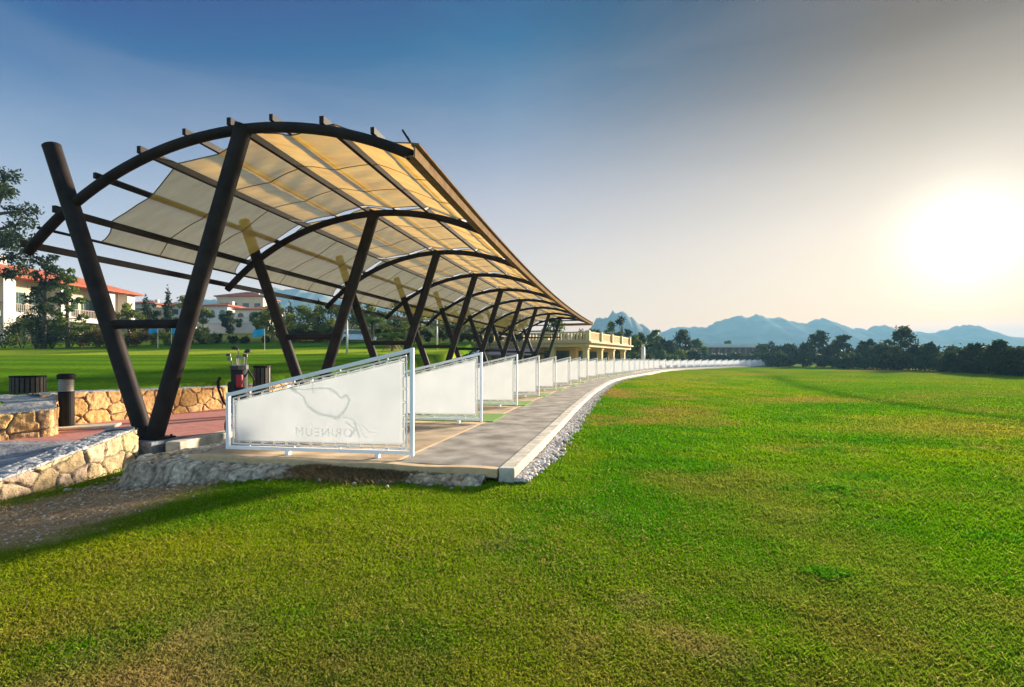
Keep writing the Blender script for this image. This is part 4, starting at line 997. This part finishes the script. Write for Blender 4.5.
# ------------------------------------------------------------------ mountains
def range_(name, pts, D, depth, seed, rough):
    """ridge line given as (bearing in the photo, height in metres) at distance D"""
    bx_ = np.linspace(pts[0][0], pts[-1][0], 260); rh = np.interp(bx_, [p[0] for p in pts], [p[1] for p in pts])
    rh = rh * (1 + rough * .55 * (fbm(bx_ * .16, 0 * bx_ + seed, seed + 2, 4) - .5)) ; rh = rh + rough * 9 * (fbm(bx_ * .5, 0 * bx_, seed + 4, 2) - .5) * np.minimum(1, rh / 60)
    v = np.linspace(-1, 1, 41); P = np.zeros((41, 260, 3))
    for j, f in enumerate(v):
        yy = D + depth * f; P[j, :, 1] = yy + 40 * (fbm(bx_ * .02, f * 3 + 0 * bx_, seed, 3) - .5); P[j, :, 0] = (bx_ - 512) / 512 * D * (1 + .12 * f)
        prof = (1 - abs(f)) ** 1.15; n = fbm(P[j, :, 0] * .018, P[j, :, 1] * .010, seed, 5)
        P[j, :, 2] = -1 + rh * prof * (1 + rough * (n - .5) * (.35 + 1.3 * abs(f))) - 6 * abs(f)
    mb = MB(); mb.grid(P); o = mb.build(name, M['mount'], smooth=True); tag(o, kind='structure')
def H(py, D): return max(2, zt(py, D))
D1 = 900
range_('mountains', [(540, 20), (575, H(345, D1)), (590, H(326, D1)), (597, H(316, D1)), (602, H(314, D1)), (606, H(317, D1)), (612, H(311, D1)), (618, H(313, D1)), (624, H(311, D1)), (631, H(316, D1)), (638, H(320, D1)), (646, H(328, D1)), (656, H(334, D1)), (668, H(342, D1)), (690, H(352, D1)), (740, 4)], D1, 260, 3, .5)
D2 = 1150
range_('mountains', [(600, 4), (645, H(345, D2)), (660, H(332, D2)), (672, H(327, D2)), (690, H(327, D2)), (706, H(325, D2)), (722, H(320, D2)), (738, H(317, D2)), (756, H(315, D2)), (772, H(316, D2)), (790, H(318, D2)), (806, H(324, D2)), (818, H(318, D2)), (824, H(316, D2)), (832, H(320, D2)), (850, H(328, D2)), (866, H(330, D2)), (876, H(326, D2)), (884, H(324, D2)), (894, H(328, D2)), (912, H(332, D2)), (930, H(332, D2)), (950, H(328, D2)), (966, H(325, D2)), (976, H(324, D2)), (990, H(329, D2)), (1010, H(335, D2)), (1050, H(342, D2)), (1120, H(338, D2)), (1250, 5)], D2, 330, 5, .3)
D3 = 950
range_('hills', [(-260, 20), (-100, H(318, D3)), (40, H(306, D3)), (110, H(303, D3)), (150, H(299, D3)), (190, H(302, D3)), (215, H(299, D3)), (245, H(290, D3)), (275, H(287, D3)), (300, H(288, D3)), (330, H(293, D3)), (370, H(303, D3)), (430, H(318, D3)), (500, H(330, D3)), (560, H(345, D3)), (610, 4)], D3, 330, 9, .3)

# ------------------------------------------------------------------ grass blades (one mass nobody could count)
N = 1380000
rg = np.random.default_rng(5)
u = rg.random(N); d0, d1_ = 1.9, 62.0; q = -.75
dist = (d0 ** q + u * (d1_ ** q - d0 ** q)) ** (1 / q); ang = (rg.random(N) * 2 - 1) * R(51) + rg.normal(size=N) * R(5)
nw = 260000      # the lawn goes on outside the frame and underfoot
dist[:nw] = (.4 ** q + rg.random(nw) * (30. ** q - .4 ** q)) ** (1 / q); ang[:nw] = (rg.random(nw) * 2 - 1) * R(110)
gx = dist * np.sin(ang); gy = dist * np.cos(ang)
cxx = curb_x(np.maximum(gy, 6.3)); frontline = gy + .185 * gx
ok = (gx - cxx > .38 + .10 * rg.normal(size=N)) | (frontline < 6.22 + .12 * rg.normal(size=N) + .0 * gx)
ok &= gx > -6.50
ok &= rg.random(N) > .86 * dirt_mask(gx, gy)
ok &= ~((gx < -4.3) & (gy > 8.6))
ext = (frontline >= 6.1) & (gx < -4.6) & (gy < 8.8) & (gx > -6.5) & (rg.random(N) < .4); ok |= ext
gx, gy, dist = gx[ok], gy[ok], dist[ok]; n = len(gx)
# a strip of long brown grass at the foot of the slab
nb = 9000; ub = -1.95 + rg.normal(size=nb) * .42; vb = -.06 - np.abs(rg.normal(size=nb)) * .17
bxy = A0[None] + ex[None] * ub[:, None] + ey[None] * vb[:, None]
gz = lawn_z(gx, gy); 
nl = 26000; lx = rg.uniform(-6.5, -2.0, nl); ly = rg.uniform(3.0, 8.6, nl); kp = rg.random(nl) < dirt_mask(lx, ly) * .9; lx, ly = lx[kp], ly[kp]; nl = len(lx)
gxa = np.concatenate([gx, bxy[:, 0], lx]); gya = np.concatenate([gy, bxy[:, 1], ly])
gza = np.concatenate([gz, lawn_z(bxy[:, 0], bxy[:, 1]) + .10 * np.exp(vb * 5), lawn_z(lx, ly) + .004])
da = np.hypot(gxa, gya); na = len(gxa)
lod = np.maximum(1, da / 5.0)
clump = fbm(gxa * 2.5, gya * 2.5, 111, 3)
hgt = (.012 + .020 * rg.random(na)) * (.5 + 1.0 * clump) * np.minimum(lod, 3.0) ** .45 * (.8 + .2 * sstep(4, 9, da))
wid = (.0015 + .0016 * rg.random(na)) * lod ** .95
col = grass_col(gxa, gya)
col = col * (.72 + .56 * rg.random(na))[:, None]
straw = rg.random(na) < (.07 + .16 * sstep(7, 3, da)) * (1 - .6 * sstep(0, 2.5, gxa)); col[straw] = np.array((.34, .28, .075))[None] * (.6 + .7 * rg.random(straw.sum()))[:, None]
# darker taller clumps of coarse grass here and there
for kx, ky, kr in [(2.6, 7.6, .3), (3.6, 5.9, .34), (4.6, 6.6, .3), (5.2, 8.6, .4), (2.0, 9.6, .3), (4.1, 4.3, .18), (3.9, 10.8, .4), (6.6, 9.6, .4), (2.3, 12.6, .4), (7.4, 13.0, .5), (2.2, 3.6, .1)]:
    q_ = np.exp(-(((gxa - kx) / 1.7) ** 2 + (gya - ky) ** 2) / kr ** 2) * 2.2 * fbm(gxa * 5, gya * 5, 113, 3)
    m_ = rg.random(na) < np.clip(q_ - .35, 0, .8)
    hgt[m_] *= 1.35; col[m_] = np.array((.055, .19, .006))[None] * (.7 + .8 * rg.random(m_.sum()))[:, None]
m2 = n + nb; col[n:m2] = np.array((.24, .165, .08))[None] * (.5 + .9 * rg.random(nb))[:, None]; hgt[n:m2] *= 1.9
col[m2:] = np.array((.55, .42, .24))[None] * (.35 + .9 * rg.random(nl))[:, None]; hgt[m2:] = .004 + .008 * rg.random(nl)
az = rg.random(na) * 2 * PI; lean = rg.normal(size=(na, 2)) * .55 * hgt[:, None]
sx = np.cos(az) * wid; sy = np.sin(az) * wid
la = rg.random(nl) * 2 * PI; ll = .01 + .05 * rg.random(nl) ** 2; lean[m2:, 0] = np.cos(la) * ll; lean[m2:, 1] = np.sin(la) * ll
base = np.stack([gxa, gya, gza - .004], 1)
V = np.empty((na, 4, 3)); V[:, 0] = base + np.stack([-sx, -sy, 0 * sx], 1); V[:, 1] = base + np.stack([sx, sy, 0 * sx], 1)
midp = base + np.stack([lean[:, 0] * .35, lean[:, 1] * .35, hgt * .62], 1)
V[:, 2] = midp + np.stack([sx * .75, sy * .75, 0 * sx], 1)
V[:, 3] = base + np.stack([lean[:, 0], lean[:, 1], hgt], 1)
Fg = np.arange(na)[:, None] * 4 + np.array([0, 1, 2, 3])[None]
gr = np_mesh('grass', V.reshape(-1, 3), Fg, M['grassblade'], np.repeat(col, 4, axis=0)); tag(gr, 'short mown green and straw coloured grass of the lawn', 'grass', kind='stuff')

# ------------------------------------------------------------------ air
mb = MB(); mb.span(-2700, 2700, -400, 3000, -3, 165)
hz = mb.build('haze', bpy.data.materials.new('haze_air')); tag(hz, kind='stuff'); hz['label'] = 'thin blue evening haze over the valley'; hz['category'] = 'haze'
m = hz.data.materials[0]; m.use_nodes = True; nt = m.node_tree; nt.nodes.remove(nt.nodes['Principled BSDF'])
pv = nt.nodes.new('ShaderNodeVolumePrincipled'); pv.inputs['Color'].default_value = (.20, .43, .62, 1); pv.inputs['Density'].default_value = .00055; pv.inputs['Anisotropy'].default_value = .12
nt.links.new(pv.outputs[0], nt.nodes['Material Output'].inputs['Volume'])
HAZE = True
if not HAZE: bpy.data.objects.remove(hz)

# ------------------------------------------------------------------ sky, sun, camera
SAZ, SEL = R(41.5), R(13.0)
w = bpy.data.worlds.new('World'); scene.world = w; w.use_nodes = True; nt = w.node_tree; n = nt.nodes; l = nt.links
sky = n.new('ShaderNodeTexSky'); sky.sky_type = 'NISHITA'; sky.sun_disc = False; sky.sun_elevation = SEL; sky.sun_rotation = SAZ
sky.air_density = 1.0; sky.dust_density = 2.0; sky.ozone_density = 2.0
SF = 1.6; EXPO = 2.2; STR = .08; KK = 1 / (STR * 2 ** EXPO)
bg = n['Background']; bg.inputs['Strength'].default_value = STR
# evening haze veil over the clear sky: by height above the horizon and by angle from the sun
def mth(op, a, b=None, c=None):
    q = n.new('ShaderNodeMath'); q.operation = op
    for i, v in enumerate((a, b, c)):
        if v is None: continue
        if isinstance(v, (int, float)): q.inputs[i].default_value = v
        else: l.new(v, q.inputs[i])
    return q.outputs[0]
def ramp(f, stops):
    r = n.new('ShaderNodeValToRGB'); e = r.color_ramp.elements; r.color_ramp.interpolation = 'B_SPLINE' if False else 'EASE'
    r.color_ramp.interpolation = 'B_SPLINE'
    while len(e) < len(stops): e.new(.5)
    for el, (p, c) in zip(e, stops): el.position = p; el.color = (*c, 1)
    l.new(f, r.inputs[0]); return r.outputs[0]
def rgb(r, g, b):
    f = lambda v: (v / 255 / 12.92 if v <= 10 else ((v / 255 + .055) / 1.055) ** 2.4); return (f(r), f(g), f(b))
def mixc(f, a, b, mode='MIX'):
    m_ = n.new('ShaderNodeMix'); m_.data_type = 'RGBA'; m_.blend_type = mode
    for sock, v in ((m_.inputs[0], f), (m_.inputs[6], a), (m_.inputs[7], b)):
        if isinstance(v, (int, float)): sock.default_value = v
        elif isinstance(v, tuple): sock.default_value = (*v, 1)
        else: l.new(v, sock)
    return m_.outputs[2]
tcw = n.new('ShaderNodeTexCoord'); sp = n.new('ShaderNodeSeparateXYZ'); l.new(tcw.outputs['Generated'], sp.inputs[0]); el = sp.outputs['Z']
dt = n.new('ShaderNodeVectorMath'); dt.operation = 'DOT_PRODUCT'; l.new(tcw.outputs['Generated'], dt.inputs[0])
GEL = R(10.3); dt.inputs[1].default_value = (math.sin(SAZ) * math.cos(GEL), math.cos(SAZ) * math.cos(GEL), math.sin(GEL)); cs = dt.outputs['Value']
cool = ramp(el, [(0, rgb(222, 224, 224)), (.10, rgb(216, 222, 225)), (.19, rgb(182, 200, 218)), (.32, rgb(138, 167, 198)), (.45, rgb(0, 94, 152)), (.60, rgb(0, 84, 138))])
mid_ = ramp(el, [(0, rgb(236, 228, 214)), (.134, rgb(230, 229, 221)), (.298, rgb(190, 198, 212)), (.42, rgb(130, 158, 186)), (.54, rgb(30, 112, 156)), (.65, rgb(0, 90, 138))])
warm = ramp(el, [(0, rgb(250, 228, 200)), (.085, rgb(252, 238, 212)), (.195, rgb(244, 233, 215)), (.252, rgb(226, 218, 204)), (.332, rgb(192, 188, 176)), (.423, rgb(135, 132, 124)), (.55, rgb(90, 92, 95))])
daz = mth('MULTIPLY', mth('ABSOLUTE', mth('SUBTRACT', mth('ARCTAN2', sp.outputs['X'], sp.outputs['Y']), SAZ)), 180 / math.pi)
def sm(v):
    q = n.new('ShaderNodeMapRange'); q.interpolation_type = 'LINEAR'; q.clamp = True
    q.inputs['From Min'].default_value, q.inputs['From Max'].default_value = v; l.new(daz, q.inputs['Value']); return q.outputs['Result']
f1 = sm((82, 42)); f2 = sm((42, 4))
veil = mixc(f2, mixc(f1, cool, mid_), warm)
# faint streaks of thin high cloud
mpv = n.new('ShaderNodeMapping'); mpv.inputs['Scale'].default_value = (1.1, 1.1, 5.5); mpv.inputs['Rotation'].default_value = (0, R(8), R(20)); l.new(tcw.outputs['Generated'], mpv.inputs[0])
cn = n.new('ShaderNodeTexNoise'); cn.inputs['Scale'].default_value = 2.2; cn.inputs['Detail'].default_value = 7; cn.inputs['Roughness'].default_value = .55; cn.inputs['Distortion'].default_value = .6; l.new(mpv.outputs[0], cn.inputs['Vector'])
cm = n.new('ShaderNodeMapRange'); cm.inputs['From Min'].default_value = .42; cm.inputs['From Max'].default_value = .75; cm.inputs['To Max'].default_value = .08; l.new(cn.outputs['Fac'], cm.inputs['Value'])
veil = mixc(cm.outputs['Result'], veil, rgb(238, 232, 226))
glow = mth('MULTIPLY', mth('POWER', mth('MAXIMUM', cs, 0), 420), .6)
glow2 = mth('MULTIPLY', mth('POWER', mth('MAXIMUM', cs, 0), 26), .11)
gl = n.new('ShaderNodeVectorMath'); gl.operation = 'SCALE'; gl.inputs[0].default_value = (1, .92, .78); l.new(mth('ADD', glow, glow2), gl.inputs['Scale'])
veil = mixc(1.0, veil, gl.outputs[0], 'ADD')
# seen through the valley haze: take off what that air adds and make up for what it holds back
HD, HT, HG = .00055, 165.0, .12
pathl = mth('MINIMUM', mth('DIVIDE', HT, mth('MAXIMUM', el, .02)), 2900)
Tn = mth('MAXIMUM', mth('POWER', math.e, mth('MULTIPLY', pathl, -HD)), .15)
ph = mth('DIVIDE', 1 - HG * HG, mth('POWER', mth('SUBTRACT', 1 + HG * HG, mth('MULTIPLY', cs, 2 * HG)), 1.5))
def vm(op, a, b=None, sc=None):
    q = n.new('ShaderNodeVectorMath'); q.operation = op
    for i, v in enumerate((a, b)):
        if v is None: continue
        if isinstance(v, tuple): q.inputs[i].default_value = v
        else: l.new(v, q.inputs[i])
    if sc is not None: l.new(sc, q.inputs['Scale'])
    return q.outputs[0]
ins = vm('SCALE', (SF * .20, SF * .43 * .86, SF * .62 * .68), None, mth('MULTIPLY', ph, mth('SUBTRACT', 1, Tn)))
veil = vm('SCALE', vm('MAXIMUM', vm('SUBTRACT', veil, ins), (0, 0, 0)), None, mth('DIVIDE', 1, Tn))
vs_ = n.new('ShaderNodeVectorMath'); vs_.operation = 'SCALE'; l.new(veil, vs_.inputs[0]); vs_.inputs['Scale'].default_value = KK * 1.0
# the veil thins out overhead and behind, where the clear sky takes over
up_ = mth('MINIMUM', 1, mth('MAXIMUM', 0, mth('DIVIDE', mth('SUBTRACT', el, .60), .25)))
bk_ = mth('MINIMUM', 1, mth('MAXIMUM', 0, mth('DIVIDE', mth('SUBTRACT', -.15, sp.outputs['Y']), .4)))
keep = mth('MULTIPLY', .996, mth('SUBTRACT', 1, mth('MAXIMUM', up_, bk_)))
l.new(mixc(keep, sky.outputs[0], vs_.outputs[0]), bg.inputs['Color'])
sl = bpy.data.lights.new('sun', 'SUN'); sl.energy = 5.0; sl.angle = R(4); sl.color = (1, .86, .66)
so = bpy.data.objects.new('sun', sl); COL.objects.link(so)
sd = Vector((math.sin(SAZ) * math.cos(SEL), math.cos(SAZ) * math.cos(SEL), math.sin(SEL)))
so.rotation_euler = sd.to_track_quat('Z', 'Y').to_euler(); so.location = sd * 200
cd = bpy.data.cameras.new('camera'); cam = bpy.data.objects.new('camera', cd); COL.objects.link(cam)
cam.location = (0, 0, 1.3); cam.rotation_euler = (R(90), 0, 0); cd.lens = 18; cd.sensor_width = 36; cd.shift_y = .0161
cd.clip_end = 20000; cd.clip_start = .05; scene.camera = cam
scene.view_settings.view_transform = 'Standard'; scene.view_settings.look = 'None'; scene.view_settings.gamma = 1; scene.view_settings.exposure = EXPO
try:
    scene.cycles.use_denoising = True; scene.cycles.denoiser = 'OPENIMAGEDENOISE'
except Exception: pass
scene.cycles.transparent_max_bounces = 12; scene.cycles.max_bounces = 8; scene.cycles.volume_bounces = 0
